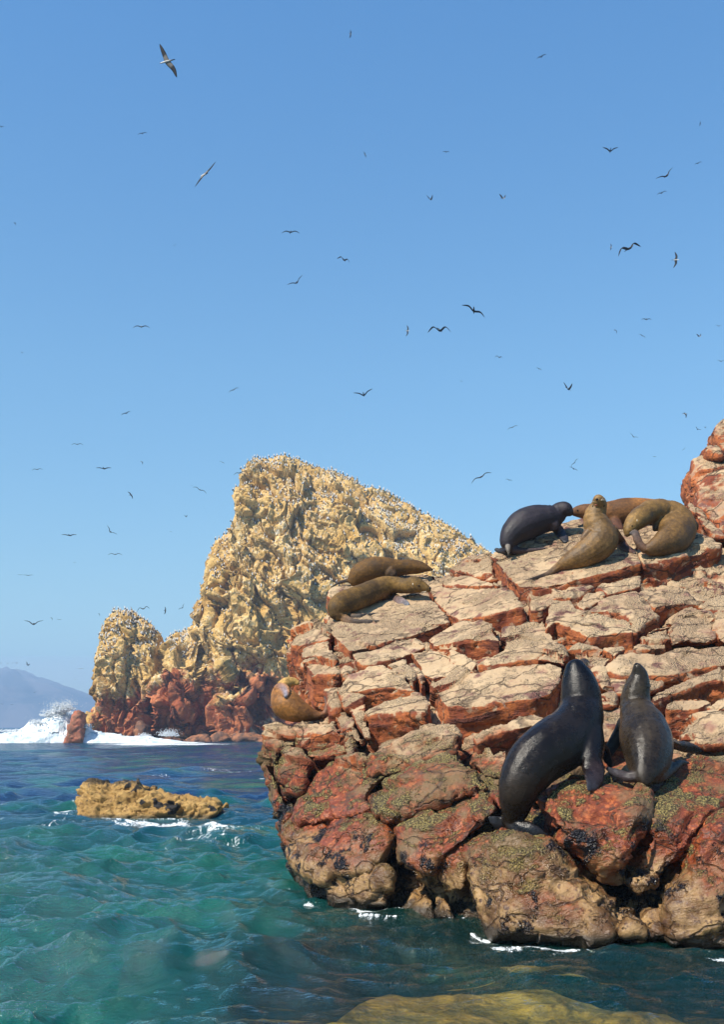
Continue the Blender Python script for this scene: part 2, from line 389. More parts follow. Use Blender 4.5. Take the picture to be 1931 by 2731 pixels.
# ------------------------------------------------------------------ far hills
def build_hills():
    D0 = 2450
    ridge_u = np.array([-400, -150, 0, 40, 60, 100, 170, 230, 300, 420, 600, 900, 1400])
    ridge_v = np.array([1830, 1800, 1788, 1781, 1784, 1806, 1828, 1848, 1868, 1890, 1915, 1930, 1937])
    xs = np.linspace(-1200, 300, 300); ys = np.linspace(0, 1, 90)
    X, T = np.meshgrid(xs, ys, indexing='ij')
    H = np.interp(X*F/D0+CX, ridge_u, (HY-ridge_v)*D0/F)
    prof = np.where(T < .55, np.sin(T/.55*math.pi/2)**1.1, np.cos((T-.55)/.45*math.pi/2))
    Y = 2180+T*460
    p = np.stack([X.ravel(), Y.ravel()*1.3, np.zeros(X.size)], 1)
    rg = (1-np.abs(noise(p, .010, 3, 3)))+.35*(1-np.abs(noise(p, .03, 4, 3)))
    Z = H*prof*(.80+.22*rg.reshape(X.shape))-3
    idx = np.arange(X.size).reshape(X.shape)
    Fc = np.stack([idx[:-1, :-1], idx[1:, :-1], idx[1:, 1:], idx[:-1, 1:]], -1).reshape(-1, 4)
    o = mesh_obj('hills', np.stack([X.ravel(), Y.ravel(), Z.ravel()], 1), Fc, simple('hill_earth', (.13, .11, .11), (.045, .05, .06), .012, .95, 0, .40, .60))
    tag(o, kind='structure')
build_hills()

# ------------------------------------------------------------------ the near outcrop
# distance of the rock surface along the sight lines, from the water line, the known animal sizes and the slab slope
CTRL = np.array([(850,2390,11.9),(1000,2405,11.4),(1150,2430,11.0),(1300,2460,10.2),(1400,2480,9.95),(1700,2495,9.7),(1931,2500,9.6),(1931,2700,9.4),(1200,2700,9.6),(800,2700,11.4),
 (800,2250,12.5),(760,2300,12.4),(1000,2250,11.7),(1200,2280,11.0),(1350,2240,10.45),(1450,2300,10.2),(1600,2350,10.1),(1850,2350,9.9),(1550,2200,10.3),(1700,2200,10.2),(1900,2180,10.2),
 (1330,2230,10.6),(1500,2110,10.75),(1600,2095,10.85),(1700,2090,10.85),(1800,2050,11.1),(1931,2030,11.2),(1250,2130,11.5),(1150,2100,12.0),(1000,2150,12.2),(850,2150,12.9),(730,2150,13.6),
 (1700,1980,11.9),(1850,1950,12.0),(1450,1980,12.0),(1300,2000,12.2),(1100,2000,12.7),(900,2000,13.4),(740,2020,13.9),(720,1960,14.1),(800,1915,14.4),(760,1905,14.6),(1000,1920,13.6),
 (1000,1800,14.3),(1200,1880,13.2),(1300,1800,13.6),(1500,1850,12.9),(1700,1850,12.7),(1931,1850,12.6),(1600,1750,13.6),(1931,1720,13.8),(900,1700,15.8),(850,1780,15.0),(800,1720,16.2),
 (950,1640,17.0),(1100,1640,16.4),(1100,1550,17.8),(940,1580,17.6),(1300,1600,15.9),(1300,1680,14.9),(1500,1620,15.0),(1700,1620,14.8),(1931,1600,14.8),(1300,1530,17.2),(1200,1520,18.3),(1450,1520,16.3),
 (1450,1420,17.6),(1600,1440,16.9),(1600,1510,16.1),(1750,1480,16.2),(1850,1440,16.8),(1920,1460,16.6),(1700,1400,17.7),(1900,1540,15.8),(1350,1480,17.2),(1900,1300,17.6),(1900,1180,18.2),(850,1500,18.4),(760,1650,17.0)], float)
def _tps(a, b):
    d2 = ((a[:, None]-b[None])**2).sum(-1); return .5*d2*np.log(d2+1e-9)
_c = CTRL[:, :2]/500; _n = len(_c)
_A = np.zeros((_n+3, _n+3)); _A[:_n, :_n] = _tps(_c, _c)+np.eye(_n)*.004; _A[:_n, _n] = 1; _A[:_n, _n+1:] = _c; _A[_n, :_n] = 1; _A[_n+1:, :_n] = _c.T
_w = np.linalg.solve(_A, np.concatenate([CTRL[:, 2], [0, 0, 0]]))
def S(u, v):
    q = np.stack([np.atleast_1d(u), np.atleast_1d(v)], -1).astype(float)/500
    return np.clip(_tps(q, _c) @ _w[:_n]+_w[_n]+q @ _w[_n+1:], 9.2, 19.5)

TILES = dict(A=(690,1440), B=(1100,1440), C=(1390,1440), D=(690,1920), E=(1100,1980), F=(1390,1980))
def T(tile, pts):
    ox, oy = TILES[tile]; return [(ox+x/3, oy+y/3) for x, y in pts]

_bn = np.array([-.30, -.42, .86]); _bn /= np.linalg.norm(_bn)
_bx = np.cross([0, 1, 0], _bn); _bx /= np.linalg.norm(_bx)
BEDROT = np.stack([_bx, np.cross(_bn, _bx), _bn], 1)          # columns: along, along, across the beds

def rock_disp(me, seed, amp=1.0, rough=1.0, cell=2.2, scale=1.0):
    V0 = coords(me); N = vnormals(me); V = V0/scale
    st = V*np.array([1, 1, 1.5])
    w = V+.12*np.stack([noise(V, 2, seed+1), noise(V, 2, seed+2), noise(V, 2, seed+3)], 1)
    _, e1, f1 = worley(w*np.array([1, 1, 1.7]), cell, seed+5)
    _, e2, f2 = worley(w*np.array([1, 1, 1.6]), cell*3.1, seed+6)
    d = .022*noise(V, 1.4, seed, 2)+.075*f1*amp+.032*f2*amp*rough+.012*noise(V, 9, seed+9, 3)*rough
    d -= .014*np.exp(-(e1/.05)**2)*amp*(noise(V, 1.1, seed+8) > -.1)
    sv = V @ BEDROT; sv = sv*np.array([.7, .7, 7.5])
    d += .030*noise(sv, 1.0, 77, 3)*amp*rough
    d += .010*noise(V, 34, seed+10, 2)*rough
    me.vertices.foreach_set('co', (V0+N*d[:, None]*scale).astype(np.float32).ravel())
    me.update()

def poly_area_center(p):
    p = np.array(p); return p.mean(0)

def slab(name, px, t, lift=.18, sink=.0, vert=.65, seed=0, vox=.026, amp=1.0, sm=2, parent=None, rough=1.0, label=None, off=0.0, mat=None):
    """a bed of rock: top face traced, resting at the slope's distance, thickness t straight down into the slope"""
    px = np.array(px, float); D = S(px[:, 0], px[:, 1])-lift+off
    top = P(px[:, 0], px[:, 1], D)
    c = top.mean(0); _, _, vt = np.linalg.svd(top-c); n = vt[2]; n = n if n[2] > 0 else -n
    top = top-np.outer((top-c) @ n, n)*.8                      # flatten towards its bedding plane
    dirn = -(n*(1-vert)+np.array([0, -.12, 1])*vert); dirn /= np.linalg.norm(dirn)
    bot = top+dirn*t+np.array([0, .10, 0])*t
    mid = c+(top-c)*.85+n*.012
    m = len(px); V = np.concatenate([top, bot, mid]); Fc = []
    for i in range(m):
        j = (i+1) % m
        Fc += [(i, j, m+j, m+i), (i, 2*m+i, 2*m+j, j)]
    V = np.concatenate([V, [mid.mean(0), bot.mean(0)]])
    for i in range(m):
        j = (i+1) % m
        Fc += [(2*m+i, 3*m, 2*m+j), (m+i, m+j, 3*m+1)]
    me = remeshed(V, Fc, vox, sm)
    rock_disp(me, seed, amp, rough*.55, cell=1.25)
    me.name = name; me.materials.append(mat or M_ROCK); me.polygons.foreach_set('use_smooth', np.ones(len(me.polygons), bool))
    o = bpy.data.objects.new(name, me); COL.objects.link(o); o.parent = parent
    if label: o['label'] = label
    return o

def boulder(name, px, depth, bulge=.15, lift=.05, seed=0, vox=.026, amp=1.3, sm=2, parent=None, rough=1.0, label=None, off=0.0, mat=None, Dc=None, lean=0.0, scale=1.0):
    """a rounded mass whose outline is traced: it swells towards the viewer and reaches back into the slope"""
    px = np.array(px, float); c2 = px.mean(0); vb = px[:, 1].max()
    SS = S if Dc is None else (lambda u, v: Dc+lean*(vb-v)*Dc/F)
    rings = []
    for sc, dy in ((.72, depth), (.92, .45*depth), (1.035, .10*depth), (.95, -.50*bulge), (.70, -bulge*.9)):
        q = c2+(px-c2)*sc; D = SS(q[:, 0], q[:, 1])-lift+off
        rings.append(P(q[:, 0], q[:, 1], D+dy) if dy <= .12*depth else P(q[:, 0], q[:, 1], D)+np.array([0, dy, 0]))
    m = len(px); V = np.concatenate(rings+[[rings[0].mean(0)], [rings[-1].mean(0)-np.array([0, .2*bulge, 0])]]); Fc = []
    for k in range(4):
        for i in range(m):
            j = (i+1) % m; Fc.append((k*m+i, k*m+j, (k+1)*m+j, (k+1)*m+i))
    for i in range(m):
        j = (i+1) % m; Fc += [(i, 5*m, j), (4*m+i, 4*m+j, 5*m+1)]
    me = remeshed(V, Fc, vox, sm)
    rock_disp(me, seed, amp, rough*.65, cell=1.5, scale=scale)
    me.name = name; me.materials.append(mat or M_ROCK); me.polygons.foreach_set('use_smooth', np.ones(len(me.polygons), bool))
    o = bpy.data.objects.new(name, me); COL.objects.link(o); o.parent = parent
    if label: o['label'] = label
    return o

outcrop = bpy.data.objects.new('rocky_outcrop', None); COL.objects.link(outcrop); outcrop.location = (0, 0, 0)
tag(outcrop, 'large layered outcrop with tan slabs on top and red and olive boulders below', 'rock outcrop')

# bedrock under the slabs
OUT = [(706,1965),(712,2040),(740,2120),(762,2200),(768,2290),(800,2360),(850,2400),(850,2560),(1300,2660),(2050,2700),(2050,1240),(1935,1440),(1900,1450),(1860,1440),(1780,1425),(1600,1400),(1500,1410),
       (1400,1450),(1330,1495),(1240,1515),(1180,1545),(1020,1545),(950,1580),(895,1610),(890,1700),(850,1680),(790,1690),(782,1740),(800,1800),(840,1850),(820,1930),(740,1950)]
def build_bedrock():
    st = 9; us = np.arange(690, 2060, st); vs = np.arange(1230, 2710, st)
    U, W = np.meshgrid(us, vs, indexing='ij')
    poly = np.array(OUT, float); c = (U+st/2, W+st/2); ins = np.zeros(U.shape, bool); j = len(poly)-1
    for i in range(len(poly)):
        xi, yi = poly[i]; xj, yj = poly[j]
        with np.errstate(divide='ignore', invalid='ignore'):
            cond = ((yi > c[1]) != (yj > c[1])) & (c[0] < (xj-xi)*(c[1]-yi)/(yj-yi+1e-9)+xi)
        ins ^= cond; j = i
    D = S(U.ravel(), W.ravel()); base = .42+.06*np.sin(U.ravel()/31)-.10*np.clip((W.ravel()-1950)/200, 0, 1)
    Pt = P(U.ravel(), W.ravel(), D+base); n = len(Pt)
    Bk = Pt+np.array([0, 3.5, 0]); Bk[:, 2] -= .6
    V = np.concatenate([Pt, Bk]); idx = np.arange(n).reshape(U.shape); Fc = []
    I, J = U.shape
    for i in range(I-1):
        for k in range(J-1):
            if not ins[i, k]: continue
            a, b, cc, d = idx[i, k], idx[i+1, k], idx[i+1, k+1], idx[i, k+1]
            Fc.append((a, b, cc, d)); Fc.append((a+n, d+n, cc+n, b+n))
            if k == 0 or not ins[i, k-1]: Fc.append((b, a, a+n, b+n))
            if k == J-2 or not ins[i, k+1]: Fc.append((d, cc, cc+n, d+n))
            if i == 0 or not ins[i-1, k]: Fc.append((a, d, d+n, a+n))
            if i == I-2 or not ins[i+1, k]: Fc.append((cc, b, b+n, cc+n))
    me = remeshed(V, Fc, .045, 6)
    V = coords(me); N = vnormals(me)
    w = V+.15*np.stack([noise(V, 2, 1), noise(V, 2, 2), noise(V, 2, 3)], 1)
    _, e, f = worley(w*np.array([1, 1, 1.8]), 1.6, 91); _, _, f2 = worley(w*np.array([1, 1, 1.8]), 4.5, 92)
    d = .14*f+.06*f2+.05*noise(V, 3, 93, 3)-.06*np.exp(-(e/.06)**2)
    me.vertices.foreach_set('co', (V+N*d[:, None]).astype(np.float32).ravel()); me.update()
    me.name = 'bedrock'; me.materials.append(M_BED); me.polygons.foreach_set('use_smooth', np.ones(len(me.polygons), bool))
    o = bpy.data.objects.new('bedrock', me); COL.objects.link(o); o.parent = outcrop
build_bedrock()

_sd = [100]
def sl_(tile, pts, t, lift=.18, **k):
    _sd[0] += 7; return slab('slab', T(tile, pts) if tile else pts, t, lift, seed=_sd[0], parent=outcrop, **k)
def bo_(tile, pts, depth, bulge=.15, **k):
    _sd[0] += 7; return boulder('boulder', T(tile, pts) if tile else pts, depth, bulge, seed=_sd[0], parent=outcrop, **k)

# upper slabs
sl_('A', [(530,690),(560,640),(720,560),(1000,470),(1360,410),(1530,640),(1240,760),(940,850),(720,880),(640,800),(560,740)], .50, .16, amp=.6)
sl_('A', [(545,400),(580,360),(720,325),(1050,290),(1330,275),(1500,290),(1400,400),(1000,470),(700,560),(560,440)], .35, .10, amp=.6)
sl_('A', [(735,895),(940,862),(1140,770),(1300,790),(1340,850),(1200,910),(1030,970),(860,1010),(770,960)], .35, .14, amp=.7)
sl_('A', [(1015,985),(1190,935),(1200,990),(1265,1080),(1240,1180),(1100,1070)], .3, .12)
sl_('A', [(1205,990),(1235,985),(1350,1120),(1300,1170),(1260,1080)], .25, .08)
sl_('B', [(-10,900),(150,870),(330,885),(430,920),(520,970),(500,1020),(360,1055),(150,1105),(60,1060),(40,1000)], .28, .12)
sl_('A', [(635,1180),(700,1080),(870,1000),(1000,985),(1180,1090),(1250,1200),(1020,1180),(880,1190),(780,1240),(680,1230)], .72, .28, vert=.9)
bo_('A', [(635,1190),(780,1240),(860,1280),(880,1400),(900,1590),(850,1600),(740,1420),(660,1300)], .8, .04, lift=.20)
sl_('A', [(855,1385),(1060,1300),(1256,1205),(1345,1245),(1370,1310),(1330,1370),(1120,1400),(930,1430)], .62, .24, vert=.9)
sl_('A', [(230,800),(290,700),(400,670),(530,720),(560,790),(430,820),(330,860),(250,840)], 1.0, .15, vert=.9)
sl_('A', [(340,870),(420,830),(560,815),(600,895),(540,925),(440,920),(350,945)], .35, .2)
sl_('A', [(350,955),(440,935),(560,930),(650,1030),(640,1080),(540,1075),(440,1100),(370,1010)], .8, .25, vert=.95)
sl_('A', [(640,1040),(690,990),(770,1030),(720,1060),(670,1090)], .3, .2, sm=3)
sl_('A', [(520,1200),(630,1180),(655,1340),(590,1400),(550,1300)], .5, .15)
bo_('A', [(590,1410),(660,1350),(740,1420),(800,1500),(860,1640),(770,1620),(650,1520)], .5, .06, lift=.12)
# left ledge under the golden sea lion
sl_('D', [(0,110),(30,40),(150,15),(280,60),(300,130),(200,140),(60,130)], .35, .16, vert=.9)
sl_('D', [(270,60),(380,15),(600,0),(670,80),(560,105),(320,140)], .55, .2, vert=.95)
bo_('D', [(30,150),(300,150),(310,220),(180,260),(140,380),(90,330),(40,250)], .8, .10, lift=.12)
bo_('D', [(150,440),(190,290),(240,250),(330,250),(400,400),(390,480),(330,600),(230,580),(170,500)], .6, .20, lift=.12)
bo_('D', [(40,320),(150,460),(160,560),(280,740),(200,820),(130,740),(90,580),(40,460)], .9, .08)
bo_('D', [(150,530),(200,515),(260,600),(230,655),(180,620)], .3, .08, lift=.1)
bo_('D', [(310,150),(560,110),(680,95),(760,250),(740,300),(600,320),(380,335)], .6, .05, lift=.1)
# centre and right slabs
sl_('B', [(370,190),(430,150),(610,120),(635,190),(640,260),(500,300),(300,240)], .32, .14)
sl_(None, [(1312,1500),(1330,1475),(1400,1420),(1500,1378),(1600,1368),(1700,1390),(1698,1480),(1708,1505),(1600,1530),(1500,1547),(1440,1557),(1385,1560),(1355,1535)], .55, .16, amp=.6, vert=.9)
sl_(None, [(1702,1478),(1704,1392),(1800,1400),(1890,1430),(1925,1452),(1900,1477),(1780,1492),(1716,1504)], .68, .16, amp=.8, vert=.95)
sl_('B', [(170,290),(280,300),(470,300),(650,330),(700,360),(560,370),(270,385)], .2, .10, amp=.6)
sl_('B', [(0,300),(170,300),(270,388),(680,370),(800,400),(890,540),(760,560),(590,610),(370,640),(290,600),(200,520),(150,440)], .40, .16, amp=.6)
sl_('B', [(120,790),(380,650),(560,600),(640,660),(700,800),(600,790),(420,810),(290,865),(180,855)], .42, .20, amp=.7)
sl_('B', [(520,990),(740,880),(720,700),(900,640),(1060,660),(1130,780),(1210,860),(1100,870),(990,950),(800,965),(620,1000)], .35, .10)
bo_('B', [(1000,960),(1080,860),(1190,850),(1225,900),(1220,1010),(1120,990)], .4, .10, lift=.1)
sl_('B', [(150,1160),(200,1090),(330,1050),(520,1030),(700,980),(900,965),(1100,975),(1210,1020),(1190,1130),(1110,1230),(960,1270),(700,1285),(560,1315),(400,1335),(270,1335),(200,1250)], .62, .26, amp=.8, vert=.85)
sl_('B', [(480,1590),(560,1530),(760,1450),(820,1380),(960,1368),(1090,1410),(1050,1470),(830,1500),(640,1570),(520,1640)], .45, .18)
sl_('B', [(940,500),(1100,462),(1250,470),(1190,500),(1085,525),(1040,560),(950,560)], .35, .14)
sl_('C', [(200,540),(240,490),(390,480),(440,560),(760,592),(880,650),(900,740),(720,745),(560,780),(400,710),(280,650),(205,700)], .60, .26, vert=.85, amp=.7)
sl_('C', [(485,570),(700,450),(915,400),(1060,530),(1100,600),(970,690),(905,750),(880,640),(760,585)], .42, .20, amp=.7)
sl_('C', [(915,425),(960,380),(1100,375),(1330,400),(1420,480),(1430,520),(1280,510),(1075,545)], .42, .24, amp=.7)
sl_('C', [(430,520),(520,420),(650,412),(680,460),(500,560)], .3, .18)
sl_('C', [(600,390),(640,340),(955,285),(960,370),(915,395),(690,440),(655,402)], .3, .18)
sl_('C', [(250,475),(420,405),(600,380),(510,420),(430,480)], .25, .14, sm=3)
sl_('C', [(990,720),(1060,682),(1210,655),(1200,740),(1090,750),(985,765)], .3, .14)
sl_('C', [(880,870),(940,790),(1100,740),(1190,750),(1180,850),(1000,885)], .35, .18)
bo_('C', [(1185,780),(1200,690),(1235,620),(1350,558),(1480,550),(1545,620),(1555,800),(1480,840),(1330,830),(1200,850)], .7, .16, lift=.16, amp=.8)
sl_('C', [(1420,545),(1480,490),(1623,430),(1720,440),(1720,560),(1540,560)], .3, .18)
bo_('C', [(1560,640),(1640,560),(1760,560),(1760,860),(1620,850),(1560,800)], .7, .14, lift=.16)
sl_('C', [(680,1050),(780,930),(870,910),(1100,890),(1360,850),(1623,850),(1760,880),(1760,980),(1400,1035),(1200,1095),(1020,1080),(800,1090)], .45, .22, vert=.8)
sl_('C', [(1040,1245),(1200,1170),(1400,1100),(1623,1030),(1760,1030),(1760,1140),(1500,1135),(1300,1215),(1060,1285)], .32, .20, vert=.8)
sl_('C', [(1150,1300),(1200,1258),(1340,1240),(1500,1250),(1550,1280),(1420,1345),(1300,1350),(1160,1340)], .42, .22, vert=.95)
sl_('C', [(1500,1310),(1560,1265),(1760,1240),(1760,1360),(1560,1390)], .3, .2)
bo_('C', [(1310,1620),(1430,1455),(1560,1390),(1760,1380),(1760,1660),(1400,1660)], .4, .08, lift=.08)
sl_('C', [(370,900),(470,830),(620,880),(740,930),(700,960),(660,1020),(560,1000),(460,950)], .3, .14)
sl_('C', [(640,860),(820,840),(840,870),(740,930),(680,890)], .2, .14)
bo_('C', [(580,1040),(660,1015),(690,1100),(770,1200),(640,1210),(600,1120)], .3, .1, lift=.1)
bo_('C', [(680,1080),(800,960),(1010,1080),(1100,1080),(1190,1090),(1100,1200),(1000,1240),(770,1250)], .4, .08, lift=.06)
bo_('C', [(630,1240),(740,1212),(790,1290),(760,1345),(660,1350)], .3, .1, lift=.1)
bo_('C', [(600,1360),(800,1350),(900,1500),(850,1620),(600,1640)], .3, .1, lift=.04)
# red and barnacled lower masses
bo_('D', [(870,290),(1000,170),(1240,100),(1400,80),(1540,110),(1610,180),(1600,280),(1500,300),(1300,360),(1200,420),(1000,460),(880,420)], .6, .14, lift=.16)
sl_('D', [(1360,75),(1450,50),(1590,60),(1620,110),(1500,125),(1400,110)], .2, .22, sm=3)
bo_('D', [(300,760),(330,640),(400,500),(540,350),(720,290),(870,290),(900,420),(1000,450),(900,560),(860,640),(900,720),(700,800),(560,790),(400,850),(290,800)], .9, .12, lift=.18)
bo_('D', [(840,590),(900,540),(1100,430),(1300,310),(1500,250),(1620,280),(1750,410),(1830,570),(1600,650),(1330,730),(1100,810),(1020,830),(900,730)], 1.0, .26, lift=.22)
bo_('D', [(195,850),(300,760),(560,750),(860,720),(960,790),(1040,870),(1050,1000),(980,1130),(880,1200),(700,1190),(560,1140),(380,1110),(260,1090),(215,1000)], .9, .16, lift=.10)
bo_('D', [(285,1130),(370,1075),(520,1085),(700,1095),(900,1140),(920,1195),(760,1235),(640,1240),(540,1310),(430,1280),(340,1225)], .6, .14, lift=.12)
bo_('D', [(575,1320),(650,1240),(760,1230),(1000,1190),(1060,1250),(1050,1500),(800,1520),(600,1480)], .8, .14, lift=.06)
bo_('E', [(-170,670),(-30,600),(170,540),(400,465),(590,440),(680,530),(560,660),(430,800),(260,920),(130,1010),(0,950),(-110,800)], .9, .20, lift=.20)
bo_('E', [(170,985),(280,900),(400,880),(430,1100),(400,1200),(260,1240),(220,1130)], .6, .10, lift=.05)
bo_('E', [(-60,1440),(0,1280),(90,1210),(150,1260),(170,1440)], .5, .06, lift=.04)
bo_('E', [(150,1420),(235,1240),(310,1280),(330,1420)], .3, .08, lift=.14)
bo_('E', [(420,900),(600,770),(800,740),(1100,780),(1200,860),(1350,1000),(1510,1100),(1590,1250),(1600,1560),(1300,1620),(1000,1600),(700,1560),(600,1380),(480,1220),(420,1060)], 1.2, .28, lift=.22, rough=1.2)
bo_('E', [(460,170),(530,110),(640,70),(780,60),(760,200),(720,300),(560,270)], .5, .12, lift=.12)
bo_('E', [(480,260),(600,260),(720,310),(720,560),(600,430)], .5, .10, lift=.12)
bo_('F', [(110,440),(420,270),(700,280),(990,320),(1045,470),(1010,640),(940,800),(840,950),(780,1080),(640,1090),(480,900),(290,720),(190,570)], 1.1, .22, lift=.14, rough=1.2)
sl_('F', [(1060,380),(1180,250),(1400,130),(1760,50),(1760,420),(1500,450),(1240,470),(1080,450)], .45, .14, vert=.7)
bo_('F', [(1045,560),(1100,470),(1240,460),(1500,440),(1623,480),(1500,640),(1390,800),(1300,920),(1100,1150),(930,1235),(825,1130),(830,1000),(960,850),(1040,700)], .9, .12, lift=.06)
bo_('F', [(1830,470),(1600,550),(1450,700),(1365,860),(1350,1030),(1190,1240),(1145,1400),(1190,1560),(1300,1640),(1830,1640)], 1.2, .22, lift=.20, rough=1.2)
bo_('F', [(790,1560),(800,1480),(880,1408),(990,1495),(1000,1560)], .3, .12, lift=.22)
bo_('F', [(1010,1560),(1020,1480),(1060,1388),(1160,1440),(1180,1560)], .3, .10, lift=.18)

# boulders piled at the skyline on the right
def loose(px, depth, bulge, off, lab, seed, **k):
    o = boulder('boulder', px, depth, bulge, seed=seed, off=off, vox=.035, mat=M_RED, amp=.75, rough=.8, **k)
    return tag(o, lab, 'boulder', 'boulders piled on the right skyline')
loose([(1846,1270),(1850,1230),(1872,1219),(1960,1224),(2060,1228),(2060,1480),(1960,1500),(1925,1440),(1895,1392),(1862,1362),(1852,1310)], 1.0, .15, .3, 'tall red boulder with a whitish top standing behind the lying sea lions', 901)
loose([(1908,1160),(1914,1137),(1932,1117),(1990,1100),(2060,1140),(2040,1225),(1945,1222),(1922,1208),(1908,1180)], .8, .15, .4, 'weathered brown boulder perched on top of the tall red boulder', 902)
loose([(1881,1196),(1898,1186),(1922,1206),(1924,1226),(1892,1222)], .5, .08, .1, 'small red stone wedged under the topmost brown boulder', 903, sm=3)
loose([(1830,1352),(1850,1340),(1880,1372),(1915,1400),(1935,1440),(1900,1436),(1862,1392)], .7, .12, .0, 'low red rubble stone between the curled sea lion and the tall boulder', 904, sm=4)

# ------------------------------------------------------------------ the guano island behind
def build_island():
    D0 = 142.0; k = D0/F
    pr = np.array([(215,1990),(222,1962),(228,1932),(240,1905),(258,1884),(264,1840),(268,1790),(279,1742),(288,1700),(293,1680),(307,1650),(328,1632),(355,1628),(376,1648),(398,1668),(418,1688),(428,1724),(446,1716),(480,1692),(510,1676),
        (528,1645),(535,1610),(547,1570),(570,1530),(576,1475),(590,1442),(606,1426),(628,1398),(643,1352),(656,1312),(661,1252),(680,1232),(720,1225),(760,1217),(800,1228),(860,1250),(940,1275),(1000,1305),(1060,1335),(1120,1370),(1180,1400),(1240,1435),(1300,1475),(1360,1520),(1450,1640),(1560,1800),(1640,1985)], float)
    kc = (D0+1+3.5+.36*np.clip((HY-pr[:, 1])*k, 0, 40)*1.0)/F
    fx, fz = (pr[:, 0]-CX)*kc, CAMZ+(HY-pr[:, 1])*kc
    xs = np.arange(fx[0], fx[-1], .095); zt = np.interp(xs, fx, fz)
    na = 470; a = np.concatenate([np.linspace(0, 1.42, 380), np.linspace(1.42, math.pi, na-380)[1:]]); a = a[:]
    X, A = np.meshgrid(xs, a, indexing='ij'); ZT = zt[:, None]*np.ones_like(A)
    ZTs = np.convolve(np.pad(zt, 60, mode='edge'), np.ones(121)/121, 'valid')[:, None]*np.ones_like(A)
    R = 3.5+.36*ZTs
    Z = -2+(ZT+2)*np.sin(A)**.92
    Y = D0+R+1-R*np.sign(np.cos(A))*np.abs(np.cos(A))**.85
    U = X*F/Y+CX; W = HY-(Z-CAMZ)*F/Y
    def blob(u, v, ru, rv): return np.exp(-(((U-u)/ru)**2+((W-v)/rv)**2)**1.3)
    def line(u0, v0, u1, v1, w):
        dx, dy = u1-u0, v1-v0; t = np.clip(((U-u0)*dx+(W-v0)*dy)/(dx*dx+dy*dy), 0, 1)
        return np.exp(-((U-u0-t*dx)**2+(W-v0-t*dy)**2)/w**2)
    front = np.clip(np.cos(A)*3, 0, 1)
    rel = 7*blob(572,1945,20,42)+3*blob(548,1870,34,55)+2.2*blob(505,1935,36,22)+5*blob(683,1890,13,26)+3.5*line(436,1725,383,1965,11)+3.2*line(534,1740,570,1880,13)+2.5*line(770,1560,752,1700,16)
    rel += .7*line(700,1320,640,1500,14)+1.5*line(900,1400,1000,1560,12)+1.2*line(620,1560,560,1690,12)+1.3*line(352,1700,330,1890,9)+1.5*line(625,1790,650,1880,9)
    rel -= 3.2*blob(470,1885,60,85)+1.8*blob(310,1790,45,80)+2.8*blob(622,1900,34,60)+2.0*line(600,1780,690,1890,9)+1.6*line(660,1790,740,1900,9)+2.0*line(830,1430,960,1480,14)+1.6*line(930,1450,1010,1560,7)
    Y = Y+rel*front
    V = np.stack([X.ravel(), Y.ravel(), Z.ravel()], 1)
    I, J = X.shape; idx = np.arange(I*J).reshape(I, J)
    Fc = np.stack([idx[:-1, :-1], idx[1:, :-1], idx[1:, 1:], idx[:-1, 1:]], -1).reshape(-1, 4)
    o = mesh_obj('cliff', V, Fc, M_CLIFF); me = o.data
    N = vnormals(me); topf = (np.clip((ZT-Z)/3, .25, 1)*np.where((U < 440) & (W < 1800), .45, 1)).ravel()
    # beds: blade-like blocks, upright on the left stack, dipping to the right on the main mass
    th = np.where(V[:, 0] < -24, 0.05, .62)
    qx = V[:, 0]*np.cos(th)+V[:, 2]*np.sin(th); qz = -V[:, 0]*np.sin(th)+V[:, 2]*np.cos(th)
    q = np.stack([qx, V[:, 1], qz*.36], 1)
    q = q+.8*np.stack([noise(V, .35, 1), noise(V, .35, 2), noise(V, .35, 3)], 1)
    _, _, f0 = worley(q, .085, 30, 1.3); _, _, f1 = worley(q, .16, 31); _, e2, f2 = worley(q, .40, 32); _, _, f3 = worley(q, .95, 33); _, _, f4 = worley(V, 1.9, 34)
    bz = .45+.55*np.clip(noise(V, .12, 44, 2)*2+.5, 0, 1)
    d = (.5*noise(V, .09, 5, 3)+1.6*f0+1.1*f1)*topf+1.5*f2*np.maximum(topf, .35)+.62*f3*bz+.24*f4*bz+.20*noise(V, 1.2, 6, 3)*bz-.5*np.exp(-(e2/.07)**2)
    me.vertices.foreach_set('co', (V+N*d[:, None]*np.array([.8, 1.1, .8])).astype(np.float32).ravel()); me.update()
    return o
island = bpy.data.objects.new('rocky_island', None); COL.objects.link(island); island.location = (-8, 150, 0)
tag(island, 'steep rocky island, yellow with guano above and red below, crowded with seabirds', 'island')
cliff = build_island(); cliff.parent = island; cliff.matrix_parent_inverse = Matrix.Translation((8, -150, 0))

# low reef stones in front of the island, sea stacks in the surf and the rock in mid water
M_REEF = simple('reef_rock', (.30, .12, .05), (.10, .05, .03), .9, .8, .4)
M_SURF = simple('surf_rock_red', (.34, .11, .055), (.16, .07, .035), .8, .8, .4, .42, .62)
def far_rock(px, D, depth, bulge, lab, grp, seed, mat, vox, scale, lean=.2, cat='rock', **k):
    o = boulder('rock', px, depth, bulge, seed=seed, vox=vox, lift=0, Dc=D, lean=lean, scale=scale, mat=mat, **k)
    return tag(o, lab, cat, grp)
far_rock([(182,1990),(168,1985),(180,1945),(192,1905),(206,1892),(217,1897),(220,1925),(222,1990)], 126, 3, .5, 'narrow pointed red rock standing in the breaking wave', 'rocks in the surf', 31, M_SURF, .12, 2.2, sm=1)
far_rock([(130,1952),(130,1922),(136,1912),(152,1909),(158,1925),(160,1952)], 133, 2, .4, 'small red rock half hidden by the spray', 'rocks in the surf', 32, M_SURF, .12, 2.2, sm=1)
